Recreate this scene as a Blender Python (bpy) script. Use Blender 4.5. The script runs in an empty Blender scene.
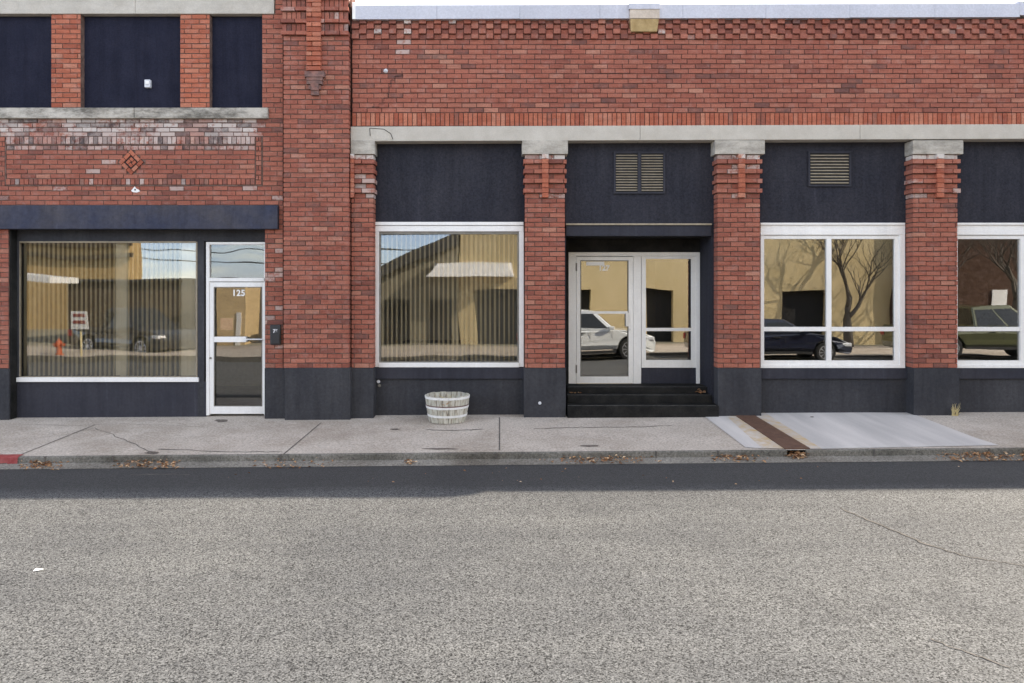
import bpy, bmesh, math, random
from mathutils import Vector, Matrix
R = math.radians
random.seed(7)
scene = bpy.context.scene
COL = scene.collection

# ------------------------------------------------------------------ camera, world, sun, exposure
CAMZ, DIST, PPM, HOR, VPX = 1.924, 11.0, 66.0, 288.0, 505.0
cam_d = bpy.data.cameras.new("camera"); cam = bpy.data.objects.new("camera", cam_d); COL.objects.link(cam)
cam.location = (0, -DIST, CAMZ); cam.rotation_euler = (R(90), 0, 0)
cam_d.sensor_width = 36; cam_d.lens = 36 * PPM * DIST / 1024
cam_d.shift_x = (512 - VPX) / 1024; cam_d.shift_y = -(341.5 - HOR) / 1024
cam_d.clip_end = 5000; cam_d.clip_start = 0.05
scene.camera = cam

SUN_EL, SUN_AZ = 32.5, 70.4          # azimuth measured from +y (behind the building) towards +x
world = bpy.data.worlds.new("World"); scene.world = world; world.use_nodes = True
wn = world.node_tree.nodes; wl = world.node_tree.links
bg = wn["Background"]
sky = wn.new("ShaderNodeTexSky"); sky.sky_type = 'NISHITA'; sky.sun_disc = False
sky.sun_elevation = R(SUN_EL); sky.sun_rotation = R(SUN_AZ)
sky.air_density = 1.0; sky.dust_density = 0.8; sky.ozone_density = 2.0; sky.altitude = 1500
hs = wn.new("ShaderNodeHueSaturation"); hs.inputs['Saturation'].default_value = 0.62; wl.new(sky.outputs[0], hs.inputs['Color'])
wtc = wn.new("ShaderNodeTexCoord"); wsp = wn.new("ShaderNodeSeparateXYZ"); wl.new(wtc.outputs['Generated'], wsp.inputs[0])
wmr = wn.new("ShaderNodeMapRange"); wmr.inputs[1].default_value = .0; wmr.inputs[2].default_value = .30; wl.new(wsp.outputs[2], wmr.inputs[0])
wcr = wn.new("ShaderNodeValToRGB"); wl.new(wmr.outputs[0], wcr.inputs[0])           # clear blue band low over the horizon, thin bright cloud right above it
for i_, (p_, c_) in enumerate(((0, (.56,.66,.90)), (.10, (.50,.62,.88)), (.35, (.48,.60,.88)), (1, (1,1,1)))):
    if i_ > 1: wcr.color_ramp.elements.new(.5)
    wcr.color_ramp.elements[i_].position = p_; wcr.color_ramp.elements[i_].color = (*c_, 1)
wmp = wn.new("ShaderNodeMapping"); wmp.inputs['Scale'].default_value = (3, 3, 40); wl.new(wtc.outputs['Generated'], wmp.inputs[0])
wno = wn.new("ShaderNodeTexNoise"); wno.inputs['Scale'].default_value = 1.6; wno.inputs['Detail'].default_value = 5; wl.new(wmp.outputs[0], wno.inputs['Vector'])
wcl = wn.new("ShaderNodeMapRange"); wcl.inputs[1].default_value = .52; wcl.inputs[2].default_value = .75; wcl.inputs[4].default_value = .55; wl.new(wno.outputs[0], wcl.inputs[0])
wm1 = wn.new("ShaderNodeMix"); wm1.data_type = 'RGBA'; wl.new(wcl.outputs[0], wm1.inputs[0]); wl.new(wcr.outputs[0], wm1.inputs[6]); wm1.inputs[7].default_value = (1.15,1.12,1.05,1)
wm2 = wn.new("ShaderNodeMix"); wm2.data_type = 'RGBA'; wm2.blend_type = 'MULTIPLY'; wm2.inputs[0].default_value = 1; wl.new(hs.outputs[0], wm2.inputs[6]); wl.new(wm1.outputs[2], wm2.inputs[7])
wl.new(wm2.outputs[2], bg.inputs[0]); bg.inputs[1].default_value = 0.12
sd = bpy.data.lights.new("sun", 'SUN'); sd.energy = 2.0; sd.angle = R(0.5); sd.color = (1, 0.985, 0.965)
sun = bpy.data.objects.new("sun", sd); COL.objects.link(sun)
d = Vector((math.sin(R(SUN_AZ)) * math.cos(R(SUN_EL)), math.cos(R(SUN_AZ)) * math.cos(R(SUN_EL)), math.sin(R(SUN_EL))))
sun.rotation_euler = d.to_track_quat('Z', 'Y').to_euler(); sun.location = (0, 0, 30)
vs = scene.view_settings
vs.view_transform = 'Standard'; vs.look = 'None'; vs.gamma = 1; vs.exposure = 2.6
vs.use_white_balance = True; vs.white_balance_temperature = 8000; vs.white_balance_tint = 10
scene.render.engine = 'CYCLES'
scene.cycles.max_bounces = 8; scene.cycles.transparent_max_bounces = 16
scene.cycles.glossy_bounces = 4; scene.cycles.diffuse_bounces = 4

# ------------------------------------------------------------------ pixel -> place helpers
def X(u, y=0.0): return (u - VPX) / PPM * (DIST + y) / DIST
def Z(v, y=0.0): return CAMZ - (v - HOR) / PPM * (DIST + y) / DIST
def on_plane(u, v, b, c, a=0.005):
    dx, dz = (u - VPX) / (PPM * DIST), (HOR - v) / (PPM * DIST)
    t = (CAMZ + DIST * b - c) / (a * dx + b - dz)
    return (t * dx, -DIST + t, CAMZ + t * dz)
def walk(u, v): return on_plane(u, v, 0.03, -0.035)
def kerb_y(x): return -2.10 + 0.014 * x
def walk_z(x, y): return 0.005 * x + 0.03 * y - 0.035
ROADC = -0.134
def road_z(x, y): return 0.005 * x + 0.03 * y + ROADC
def road(u, v): return on_plane(u, v, 0.03, ROADC)

# ------------------------------------------------------------------ object helpers
def tag(o, label=None, cat=None, group=None, kind=None):
    if label: o['label'] = label
    if cat: o['category'] = cat
    if group: o['group'] = group
    if kind: o['kind'] = kind
    return o
def empty(name, loc, label=None, cat=None, group=None, rz=0):
    o = bpy.data.objects.new(name, None); COL.objects.link(o); o.location = loc; o.rotation_euler = (0, 0, rz)
    o.empty_display_size = 0.2
    return tag(o, label, cat, group)

class MB:
    """collects faces; each face carries three material weights (rnd, wh, soot)"""
    def __init__(s): s.v = []; s.f = []; s.a = []; s.b = []; s.c = []; s.sm = False
    def face(s, pts, rnd=None, wh=0.0, soot=0.0):
        i = len(s.v); s.v += [tuple(p) for p in pts]; s.f.append(tuple(range(i, i + len(pts))))
        s.a.append(random.random() if rnd is None else rnd); s.b.append(wh); s.c.append(soot)
    def quads(s, vs, fs, rnd=None, wh=0.0, soot=0.0):
        i = len(s.v); s.v += [tuple(p) for p in vs]
        r = random.random() if rnd is None else rnd
        for f in fs: s.f.append(tuple(i + k for k in f)); s.a.append(r); s.b.append(wh); s.c.append(soot)
    def box(s, x0, x1, y0, y1, z0, z1, rnd=None, wh=0.0, soot=0.0, back=True):
        vs = [(x0,y0,z0),(x1,y0,z0),(x1,y1,z0),(x0,y1,z0),(x0,y0,z1),(x1,y0,z1),(x1,y1,z1),(x0,y1,z1)]
        fs = [(0,1,5,4),(1,2,6,5),(3,0,4,7),(0,3,2,1),(4,5,6,7)] + ([(2,3,7,6)] if back else [])
        s.quads(vs, fs, rnd, wh, soot)
    def tube(s, pts, rads, n=8, cap=True, rnd=None):
        rings = []; base = len(s.v); P = [Vector(p) for p in pts]
        for i, p in enumerate(P):
            t = (P[min(i+1, len(P)-1)] - P[max(i-1, 0)]).normalized()
            up = Vector((0,0,1)) if abs(t.z) < .95 else Vector((1,0,0))
            a = t.cross(up).normalized(); b = t.cross(a)
            r = rads[i] if isinstance(rads, (list, tuple)) else rads
            for k in range(n):
                an = 2 * math.pi * k / n
                s.v.append(tuple(p + a * math.cos(an) * r + b * math.sin(an) * r))
        rr = random.random() if rnd is None else rnd
        def add(f): s.f.append(f); s.a.append(rr); s.b.append(0); s.c.append(0)
        for i in range(len(P) - 1):
            for k in range(n):
                a0 = base + i*n + k; a1 = base + i*n + (k+1) % n
                add((a0, a1, a1 + n, a0 + n))
        if cap:
            add(tuple(base + k for k in range(n))[::-1]); add(tuple(base + (len(P)-1)*n + k for k in range(n)))
    def lathe(s, prof, c=(0,0,0), n=32, rnd=None):
        base = len(s.v)
        for r, z in prof:
            for k in range(n):
                an = 2*math.pi*k/n; s.v.append((c[0]+r*math.cos(an), c[1]+r*math.sin(an), c[2]+z))
        rr = random.random() if rnd is None else rnd
        for i in range(len(prof)-1):
            for k in range(n):
                a0 = base+i*n+k; a1 = base+i*n+(k+1)%n
                s.f.append((a0, a1, a1+n, a0+n)); s.a.append(rr); s.b.append(0); s.c.append(0)
    def build(s, name, m, parent=None, smooth=False, bevel=0, inv=None):
        me = bpy.data.meshes.new(name); me.from_pydata(s.v, [], s.f)
        for nm, data in (('rnd', s.a), ('wh', s.b), ('soot', s.c)):
            at = me.attributes.new(nm, 'FLOAT', 'FACE'); at.data.foreach_set('value', data)
        me.materials.append(m); me.validate(); me.update()
        if smooth: me.shade_smooth()
        o = bpy.data.objects.new(name, me); COL.objects.link(o)
        if bevel:
            md = o.modifiers.new("bevel", 'BEVEL'); md.width = bevel; md.segments = 2; md.limit_method = 'ANGLE'; md.angle_limit = R(40)
        if parent:
            o.parent = parent
            if parent.type == 'EMPTY' and inv is not False: o.matrix_parent_inverse = Matrix.Translation(-Vector(parent.location))
        return o
def boxo(name, m, parent, x0, x1, y0, y1, z0, z1, bevel=0.0):
    b = MB(); b.box(min(x0,x1), max(x0,x1), y0, y1, min(z0,z1), max(z0,z1)); return b.build(name, m, parent, bevel=bevel)

# ------------------------------------------------------------------ materials
def newmat(name):
    m = bpy.data.materials.new(name); m.use_nodes = True; nt = m.node_tree
    return m, nt, nt.nodes["Principled BSDF"]
def noise(nt, sc, det=4, rough=.6, coord=None, dim=None):
    n = nt.nodes.new("ShaderNodeTexNoise"); n.inputs['Scale'].default_value = sc; n.inputs['Detail'].default_value = det
    n.inputs['Roughness'].default_value = rough
    if coord: nt.links.new(coord, n.inputs['Vector'])
    return n
def ramp(nt, src, stops):
    r = nt.nodes.new("ShaderNodeValToRGB"); e = r.color_ramp.elements
    while len(e) < len(stops): e.new(0.5)
    for i, (p, c) in enumerate(stops): e[i].position = p; e[i].color = (c[0], c[1], c[2], 1) if hasattr(c, '__len__') else (c, c, c, 1)
    nt.links.new(src, r.inputs[0]); return r
def mixc(nt, fac, a, b, mode='MIX'):
    n = nt.nodes.new("ShaderNodeMix"); n.data_type = 'RGBA'; n.blend_type = mode
    for sock, val in ((n.inputs[0], fac), (n.inputs[6], a), (n.inputs[7], b)):
        if hasattr(val, 'is_output') or isinstance(val, bpy.types.NodeSocket): nt.links.new(val, sock)
        elif hasattr(val, '__len__'): sock.default_value = (*val[:3], 1)
        else: sock.default_value = val
    return n.outputs[2]
def mth(nt, op, a, b=0.0, clamp=False):
    n = nt.nodes.new("ShaderNodeMath"); n.operation = op; n.use_clamp = clamp
    for i, v in enumerate((a, b)):
        if isinstance(v, bpy.types.NodeSocket): nt.links.new(v, n.inputs[i])
        else: n.inputs[i].default_value = v
    return n.outputs[0]
def objco(nt): return nt.nodes.new("ShaderNodeTexCoord").outputs['Object']
def pm(name, c1, c2=None, sc=4, rough=.8, bsc=60, bst=.2, spec=.3, metal=0, det=5, bdist=.01, mot=.25, strk=0):
    m, nt, p = newmat(name); co = objco(nt)
    if c2 is None: c2 = tuple(x*.85 for x in c1)
    n = noise(nt, sc, det, .6, co); r = ramp(nt, n.outputs[0], [(.3, c1), (.7, c2)])
    fn = noise(nt, bsc*1.1, 4, .75, co); colr = mixc(nt, mot, r.outputs[0], ramp(nt, fn.outputs[0], [(.32, .55), (.68, 1.45)]).outputs[0], 'MULTIPLY')
    if strk:
        mps = nt.nodes.new("ShaderNodeMapping"); mps.inputs['Scale'].default_value = (7, 7, .55); nt.links.new(co, mps.inputs[0])
        sn = noise(nt, 1.0, 6, .7, mps.outputs[0]); colr = mixc(nt, strk, colr, ramp(nt, sn.outputs[0], [(.32, .62), (.5, 1.0), (.62, 1.15), (.72, 1.9)]).outputs[0], 'MULTIPLY')
    nt.links.new(colr, p.inputs['Base Color'])
    p.inputs['Roughness'].default_value = rough; p.inputs['Specular IOR Level'].default_value = spec; p.inputs['Metallic'].default_value = metal
    if bst:
        bn = noise(nt, bsc, 4, .65, co); bp = nt.nodes.new("ShaderNodeBump"); bp.inputs['Strength'].default_value = bst; bp.inputs['Distance'].default_value = bdist
        nt.links.new(bn.outputs[0], bp.inputs['Height']); nt.links.new(bp.outputs[0], p.inputs['Normal'])
    return m
def attr(nt, nm):
    a = nt.nodes.new("ShaderNodeAttribute"); a.attribute_name = nm; return a.outputs['Fac']

def brick_mat(name, stops, whc=(.56,.51,.47)):
    m, nt, p = newmat(name); co = objco(nt)
    base = ramp(nt, attr(nt, 'rnd'), stops).outputs[0]
    big = noise(nt, .9, 4, .6, co); base = mixc(nt, .55, base, ramp(nt, big.outputs[0], [(.3, (.82,.80,.80)), (.7, (1.15,1.14,1.12))]).outputs[0], 'MULTIPLY')
    fine = noise(nt, 55, 4, .7, co); base = mixc(nt, .7, base, ramp(nt, fine.outputs[0], [(.3, .62), (.72, 1.3)]).outputs[0], 'MULTIPLY')
    mp = nt.nodes.new("ShaderNodeMapping"); mp.inputs['Scale'].default_value = (2.2,2,17); nt.links.new(co, mp.inputs[0])
    hz = noise(nt, 1.0, 5, .7, mp.outputs[0]); base = mixc(nt, .75, base, ramp(nt, hz.outputs[0], [(.3, (.70,.66,.68)), (.5, (1,1,1)), (.7, (1.22,1.25,1.27))]).outputs[0], 'MULTIPLY')
    n3 = noise(nt, 7, 5, .7, co)
    streak = ramp(nt, n3.outputs[0], [(.52, 0), (.72, 1)]).outputs[0]
    base = mixc(nt, mth(nt, 'MULTIPLY', streak, .28), base, (.42,.30,.27))
    n1 = noise(nt, 9, 8, .8, co); n1b = noise(nt, 2.2, 3, .6, co)
    whs = mth(nt, 'ADD', mth(nt, 'MULTIPLY', n1.outputs[0], .75), mth(nt, 'MULTIPLY', n1b.outputs[0], .35))
    wfac = mth(nt, 'MULTIPLY', attr(nt, 'wh'), ramp(nt, whs, [(.46, 0), (.56, 1)]).outputs[0], True)
    base = mixc(nt, wfac, base, whc)
    n2 = noise(nt, 10, 5, .7, co)
    sfac = mth(nt, 'MULTIPLY', attr(nt, 'soot'), ramp(nt, n2.outputs[0], [(.3, .2), (.6, 1)]).outputs[0], True)
    base = mixc(nt, sfac, base, (.07,.055,.055))
    nt.links.new(base, p.inputs['Base Color']); p.inputs['Roughness'].default_value = .9; p.inputs['Specular IOR Level'].default_value = .2
    bp = nt.nodes.new("ShaderNodeBump"); bp.inputs['Strength'].default_value = .5; bp.inputs['Distance'].default_value = .004
    nt.links.new(fine.outputs[0], bp.inputs['Height']); nt.links.new(bp.outputs[0], p.inputs['Normal'])
    return m
M = {}
M['brick'] = brick_mat('red_brick', [(0, (.21,.076,.058)), (.09, (.295,.096,.068)), (.5, (.34,.114,.078)), (.93, (.36,.132,.092)), (1, (.41,.185,.13))])
M['brick_orange'] = brick_mat('orange_brick', [(0, (.31,.085,.052)), (.3, (.39,.115,.068)), (.75, (.43,.14,.085)), (1, (.46,.19,.125))])
M['mortar'] = pm('mortar', (.075,.034,.028), (.15,.075,.060), 12, .95, 60, .4, mot=.5)
M['mortar_pale'] = pm('mortar_pale', (.08,.045,.037), (.20,.125,.10), 9, .95, 60, .4, mot=.5)
M['navy'] = pm('navy_stucco_paint', (.028,.029,.038), (.039,.039,.048), 1.3, .85, 34, .7, .08, mot=.65, strk=.5)
M['navy_smooth'] = pm('navy_smooth_paint', (.033,.034,.044), (.046,.046,.056), 1.6, .7, 25, .12, .12, mot=.25, strk=.5)
M['navy_blue'] = pm('blue_navy_paint', (.0155,.017,.030), (.022,.023,.038), 3, .85, 50, .35, .08, mot=.45, strk=.5)
M['charcoal'] = pm('charcoal_paint', (.036,.037,.043), (.058,.058,.063), 1.1, .75, 22, .2, .10, mot=.4, strk=.5)
M['beam'] = pm('weathered_navy_beam_paint', (.038,.045,.075), (.075,.070,.078), 1.6, .75, 14, .5, .12, bdist=.03, mot=.35, strk=.5)
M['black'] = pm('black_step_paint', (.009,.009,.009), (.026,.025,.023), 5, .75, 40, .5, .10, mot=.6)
M['white'] = pm('white_frame_paint', (.76,.745,.72), (.84,.825,.80), 2, .4, 40, .05, .4, mot=.12, strk=.12)
M['offwhite'] = pm('aged_white_paint', (.76,.735,.69), (.85,.83,.79), 2.5, .45, 40, .08, .4, mot=.12, strk=.12)
M['alu'] = pm('aluminium', (.62,.62,.62), (.72,.72,.72), 3, .35, 60, .05, .5, .35)
M['gasket'] = pm('grey_gasket', (.16,.15,.13), (.24,.22,.19), 8, .6, 60, .1)
M['coping'] = pm('lavender_coping_metal', (.44,.44,.485), (.50,.50,.545), 1.2, .45, 30, .08, .4, .1, strk=.12)
M['wire'] = pm('black_wire', (.02,.02,.02), (.03,.03,.03), 5, .6, 10, 0)
M['steel_rust'] = pm('rusty_steel', (.10,.052,.036), (.16,.085,.055), 9, .75, 70, .3, .4, .15)
M['blind'] = pm('cream_blind', (.86,.79,.62), (.90,.84,.68), 3, .7, 30, 0, mot=0)
def _translucent(m, k):
    nt = m.node_tree; p = nt.nodes["Principled BSDF"]; out = nt.nodes["Material Output"]
    tl = nt.nodes.new("ShaderNodeBsdfTranslucent"); tl.inputs[0].default_value = (.90,.82,.62,1); mx = nt.nodes.new("ShaderNodeMixShader"); mx.inputs[0].default_value = k
    nt.links.new(p.outputs[0], mx.inputs[1]); nt.links.new(tl.outputs[0], mx.inputs[2]); nt.links.new(mx.outputs[0], out.inputs[0])
_translucent(M['blind'], .4)
M['interior'] = pm('interior_plaster', (.20,.19,.16), (.26,.24,.20), 1, .9, 20, 0)
M['interior_pale'] = pm('pale_office_plaster', (.38,.36,.31), (.44,.41,.35), 1, .9, 20, 0, mot=0)
M['intdark'] = pm('interior_carpet', (.05,.045,.04), (.08,.07,.06), 5, .95, 60, .2)
M['vent'] = pm('tan_vent_metal', (.25,.205,.145), (.36,.30,.22), 12, .6, 60, .2)
M['ventback'] = pm('vent_shadow_box', (.02,.02,.022), (.03,.03,.03), 5, .8, 10, 0)
M['scup_tan'] = pm('tan_sheet_metal', (.42,.34,.27), (.55,.46,.38), 8, .5, 40, .15, .4, .2)
M['scup_yellow'] = pm('yellowed_sheet_metal', (.30,.20,.085), (.48,.35,.18), 6, .5, 40, .15, .4, .2)
M['plastic_black'] = pm('black_plastic', (.014,.014,.016), (.02,.02,.022), 5, .35, 60, .05, .5)
M['grey_box'] = pm('grey_enclosure', (.55,.56,.58), (.66,.66,.68), 8, .5, 40, .05)
M['leaf'] = brick_mat('dry_leaf', [(0, (.16,.07,.035)), (.4, (.34,.17,.08)), (.75, (.50,.30,.16)), (1, (.72,.54,.36))])
M['straw'] = pm('dry_straw', (.50,.40,.20), (.62,.52,.30), 20, .8, 10, 0)
M['bark'] = pm('bark', (.085,.07,.055), (.14,.12,.10), 9, .95, 40, .6)
M['soil'] = pm('dry_soil', (.06,.04,.03), (.12,.085,.06), 20, .95, 60, .6)
M['red_paint'] = pm('faded_red_paint', (.26,.035,.035), (.36,.10,.09), 9, .7, 60, .3)

def stone_mat():
    m, nt, p = newmat('limestone'); co = objco(nt)
    n = noise(nt, 3, 6, .65, co); base = ramp(nt, n.outputs[0], [(.3, (.43,.39,.335)), (.7, (.54,.50,.44))]).outputs[0]
    f = noise(nt, 60, 4, .7, co); base = mixc(nt, .6, base, ramp(nt, f.outputs[0], [(.3, .8), (.7, 1.15)]).outputs[0], 'MULTIPLY')
    mps = nt.nodes.new('ShaderNodeMapping'); mps.inputs['Scale'].default_value = (.45,1,1.2); nt.links.new(co, mps.inputs[0]); s = noise(nt, 4, 7, .75, mps.outputs[0]); sf = mth(nt, 'MULTIPLY', attr(nt, 'soot'), ramp(nt, s.outputs[0], [(.42, 0), (.60, .9)]).outputs[0])
    base = mixc(nt, sf, base, (.10,.09,.075))
    nt.links.new(base, p.inputs['Base Color']); p.inputs['Roughness'].default_value = .9; p.inputs['Specular IOR Level'].default_value = .2
    bp = nt.nodes.new("ShaderNodeBump"); bp.inputs['Strength'].default_value = .35; bp.inputs['Distance'].default_value = .006
    nt.links.new(f.outputs[0], bp.inputs['Height']); nt.links.new(bp.outputs[0], p.inputs['Normal'])
    return m
M['stone'] = stone_mat()

def glass_mat(name, refl=.15, tint=(.70,.72,.68), wav=.035):
    m, nt, p = newmat(name); nt.nodes.remove(p); out = nt.nodes["Material Output"]
    tr = nt.nodes.new("ShaderNodeBsdfTransparent"); tr.inputs[0].default_value = (*tint, 1)
    gl = nt.nodes.new("ShaderNodeBsdfGlossy"); gl.inputs['Roughness'].default_value = 0.0; gl.inputs[0].default_value = (.97,.97,.97,1)
    fr = nt.nodes.new("ShaderNodeFresnel"); fr.inputs[0].default_value = 1.5
    fac = mth(nt, 'ADD', mth(nt, 'MULTIPLY', fr.outputs[0], 1.0), refl - .04, True)
    n = noise(nt, .9, 1, .4, objco(nt)); bp = nt.nodes.new("ShaderNodeBump"); bp.inputs['Strength'].default_value = wav; bp.inputs['Distance'].default_value = .12
    nt.links.new(n.outputs[0], bp.inputs['Height']); nt.links.new(bp.outputs[0], gl.inputs['Normal'])
    mx = nt.nodes.new("ShaderNodeMixShader"); nt.links.new(fac, mx.inputs[0]); nt.links.new(tr.outputs[0], mx.inputs[1]); nt.links.new(gl.outputs[0], mx.inputs[2])
    nt.links.new(mx.outputs[0], out.inputs[0]); return m
M['glass'] = glass_mat('window_glass', .20, (.80,.81,.79), .03)
M['glass_old'] = glass_mat('wavy_window_glass', .09, (.98,.975,.96), wav=.03)
M['glass_top'] = glass_mat('transom_glass', .075, (.9,.9,.9), wav=.05)

def concrete_mat(name, c1, c2, speck=.5, stain=.35, fs=38):
    m, nt, p = newmat(name); co = objco(nt)
    n = noise(nt, 1.3, 6, .6, co); base = ramp(nt, n.outputs[0], [(.3, c1), (.7, c2)]).outputs[0]
    f = noise(nt, fs, 3, .8, co); base = mixc(nt, speck, base, ramp(nt, f.outputs[0], [(.34, .45), (.5, 1.0), (.66, 1.5)]).outputs[0], 'MULTIPLY')
    s = noise(nt, .55, 6, .7, co); base = mixc(nt, stain, base, ramp(nt, s.outputs[0], [(.35, (.66,.62,.58)), (.55, (1,1,1))]).outputs[0], 'MULTIPLY')
    nt.links.new(base, p.inputs['Base Color']); p.inputs['Roughness'].default_value = .92; p.inputs['Specular IOR Level'].default_value = .2
    bp = nt.nodes.new("ShaderNodeBump"); bp.inputs['Strength'].default_value = .35; bp.inputs['Distance'].default_value = .006
    nt.links.new(f.outputs[0], bp.inputs['Height']); nt.links.new(bp.outputs[0], p.inputs['Normal'])
    return m
M['walk'] = concrete_mat('old_sidewalk_concrete', (.42,.365,.312), (.52,.46,.40), .62, .75)
M['kerbc'] = concrete_mat('kerb_concrete', (.10,.095,.082), (.22,.205,.18), .8, .9)
M['gutter'] = concrete_mat('gutter_concrete', (.15,.138,.12), (.27,.25,.22), .8, .9)
def slab_mat():
    m, nt, p = newmat('new_slab_concrete'); co = objco(nt)
    mp = nt.nodes.new("ShaderNodeMapping"); mp.inputs['Rotation'].default_value = (0,0,R(4)); mp.inputs['Scale'].default_value = (2.6,.35,1); nt.links.new(co, mp.inputs[0])
    n = noise(nt, 1.0, 3, .5, mp.outputs[0]); base = ramp(nt, n.outputs[0], [(.32, (.42,.40,.385)), (.66, (.60,.565,.535))]).outputs[0]
    f = noise(nt, 60, 4, .7, co); base = mixc(nt, .35, base, ramp(nt, f.outputs[0], [(.3, .8), (.7, 1.2)]).outputs[0], 'MULTIPLY')
    r = noise(nt, 5, 5, .7, co); rf = mth(nt, 'MULTIPLY', attr(nt, 'soot'), ramp(nt, r.outputs[0], [(.35, 0), (.65, 1)]).outputs[0])
    base = mixc(nt, rf, base, (.50,.34,.16))
    nt.links.new(base, p.inputs['Base Color']); p.inputs['Roughness'].default_value = .85
    return m
M['slab'] = slab_mat()
def asphalt_mat():
    m, nt, p = newmat('worn_chipseal_asphalt'); co = objco(nt)
    vo = nt.nodes.new("ShaderNodeTexVoronoi"); vo.inputs['Scale'].default_value = 115; nt.links.new(co, vo.inputs['Vector'])
    sv_ = nt.nodes.new("ShaderNodeSeparateColor"); nt.links.new(vo.outputs['Color'], sv_.inputs[0])
    f0 = noise(nt, 60, 3.0, .7, co); fs_ = mth(nt, 'ADD', mth(nt, 'MULTIPLY', sv_.outputs[0], .55), mth(nt, 'MULTIPLY', f0.outputs[0], .45))
    f = mth(nt, 'SUBTRACT', fs_, mth(nt, 'MULTIPLY', vo.outputs['Distance'], .12))
    base = ramp(nt, f, [(.22, (.012,.0122,.013)), (.36, (.078,.080,.082)), (.58, (.124,.127,.129)), (.78, (.21,.214,.216))]).outputs[0]
    b = noise(nt, .45, 5, .6, co); base = mixc(nt, .7, base, ramp(nt, b.outputs[0], [(.3, (.78,.78,.79)), (.7, (1.18,1.16,1.12))]).outputs[0], 'MULTIPLY')
    mp = nt.nodes.new("ShaderNodeMapping"); mp.inputs['Scale'].default_value = (.12, 1.6, 1); nt.links.new(co, mp.inputs[0])
    w = noise(nt, 1.0, 4, .6, mp.outputs[0]); base = mixc(nt, .6, base, ramp(nt, w.outputs[0], [(.35, (.74,.74,.75)), (.65, (1.18,1.17,1.14))]).outputs[0], 'MULTIPLY')
    pa = noise(nt, .8, 6, .7, co); base = mixc(nt, .55, base, ramp(nt, pa.outputs[0], [(.36, (.70,.70,.71)), (.44, (1,1,1)), (.62, (1,1,1)), (.72, (1.15,1.14,1.11))]).outputs[0], 'MULTIPLY')
    # fine-grained darker strip near the gutter: building shade painted into the road colour
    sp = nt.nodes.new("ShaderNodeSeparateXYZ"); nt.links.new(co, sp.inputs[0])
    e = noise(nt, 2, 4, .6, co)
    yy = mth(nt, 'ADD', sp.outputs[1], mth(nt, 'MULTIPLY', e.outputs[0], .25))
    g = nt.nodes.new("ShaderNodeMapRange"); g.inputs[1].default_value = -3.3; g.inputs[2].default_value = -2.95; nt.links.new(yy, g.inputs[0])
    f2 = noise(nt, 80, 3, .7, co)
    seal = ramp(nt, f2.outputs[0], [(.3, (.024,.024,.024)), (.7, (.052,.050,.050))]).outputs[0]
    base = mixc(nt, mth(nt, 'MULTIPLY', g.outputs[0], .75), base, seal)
    nt.links.new(base, p.inputs['Base Color']); p.inputs['Roughness'].default_value = .85; p.inputs['Specular IOR Level'].default_value = .3
    bp = nt.nodes.new("ShaderNodeBump"); bp.inputs['Strength'].default_value = .6; bp.inputs['Distance'].default_value = .006
    nt.links.new(f, bp.inputs['Height']); nt.links.new(bp.outputs[0], p.inputs['Normal'])
    return m
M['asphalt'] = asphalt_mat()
M['crack'] = pm('crack_filler', (.07,.062,.055), (.16,.145,.13), 8, .95, 20, 0)
M['ground'] = pm('dry_ground', (.20,.18,.14), (.28,.26,.20), .3, .95, 10, .2)

# ------------------------------------------------------------------ brick laying
JT = 0.012
def lay(mb, x0, x1, z0, z1, y, ch, bl=.2215, depth=.10, off=0.0, kind='run', wf=None, sf=None, jit=.0018, holes=None, rbias=0.0):
    """running, header or soldier bond of separate bricks whose faces stand at y"""
    if kind == 'soldier':
        n = max(1, round((x1 - x0) / .0705)); w = (x1 - x0) / n
        for i in range(n):
            xa, xb = x0 + i*w + JT/2, x0 + (i+1)*w - JT/2
            cx, cz = (xa+xb)/2, (z0+z1)/2
            yy = y + random.uniform(-jit, jit)
            mb.box(xa, xb, yy, y + depth, z0 + JT/2, z1 - JT/2, None, wf(cx, cz) if wf else 0, sf(cx, cz) if sf else 0, back=False)
        return
    n = max(1, round((z1 - z0) / ch)); h = (z1 - z0) / n
    for i in range(n):
        za, zb = z0 + i*h + JT/2, z0 + (i+1)*h - JT/2
        st = x0 - ((i % 2) * .5 + off) * bl - (random.uniform(-.012, .012) if x1 - x0 > 2 else 0)
        if st + bl < x0 + .03: st += .04
        x = st
        while x < x1 - .002:
            xa, xb = max(x, x0) + JT/2, min(x + bl * random.uniform(.985, 1.015), x1)
            if x1 - xb < .03: xb = x1
            x = xb if xb < x1 else x1
            xb -= JT/2
            if xb - xa < .018: continue
            cx, cz = (xa+xb)/2, (za+zb)/2
            if holes and any(hx0 < cx < hx1 and hz0 < cz < hz1 for hx0, hx1, hz0, hz1 in holes): continue
            yy = y + random.uniform(-jit*1.6, jit*1.6); dz = random.uniform(-.0018, .0018)
            r = min(1, max(0, random.random() + rbias))
            mb.box(xa, xb, yy, y + depth, za + dz + random.uniform(-.0015,.0035), zb + dz + random.uniform(-.0035,.0015), r, wf(cx, cz) if wf else 0, sf(cx, cz) if sf else 0, back=False)

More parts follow.
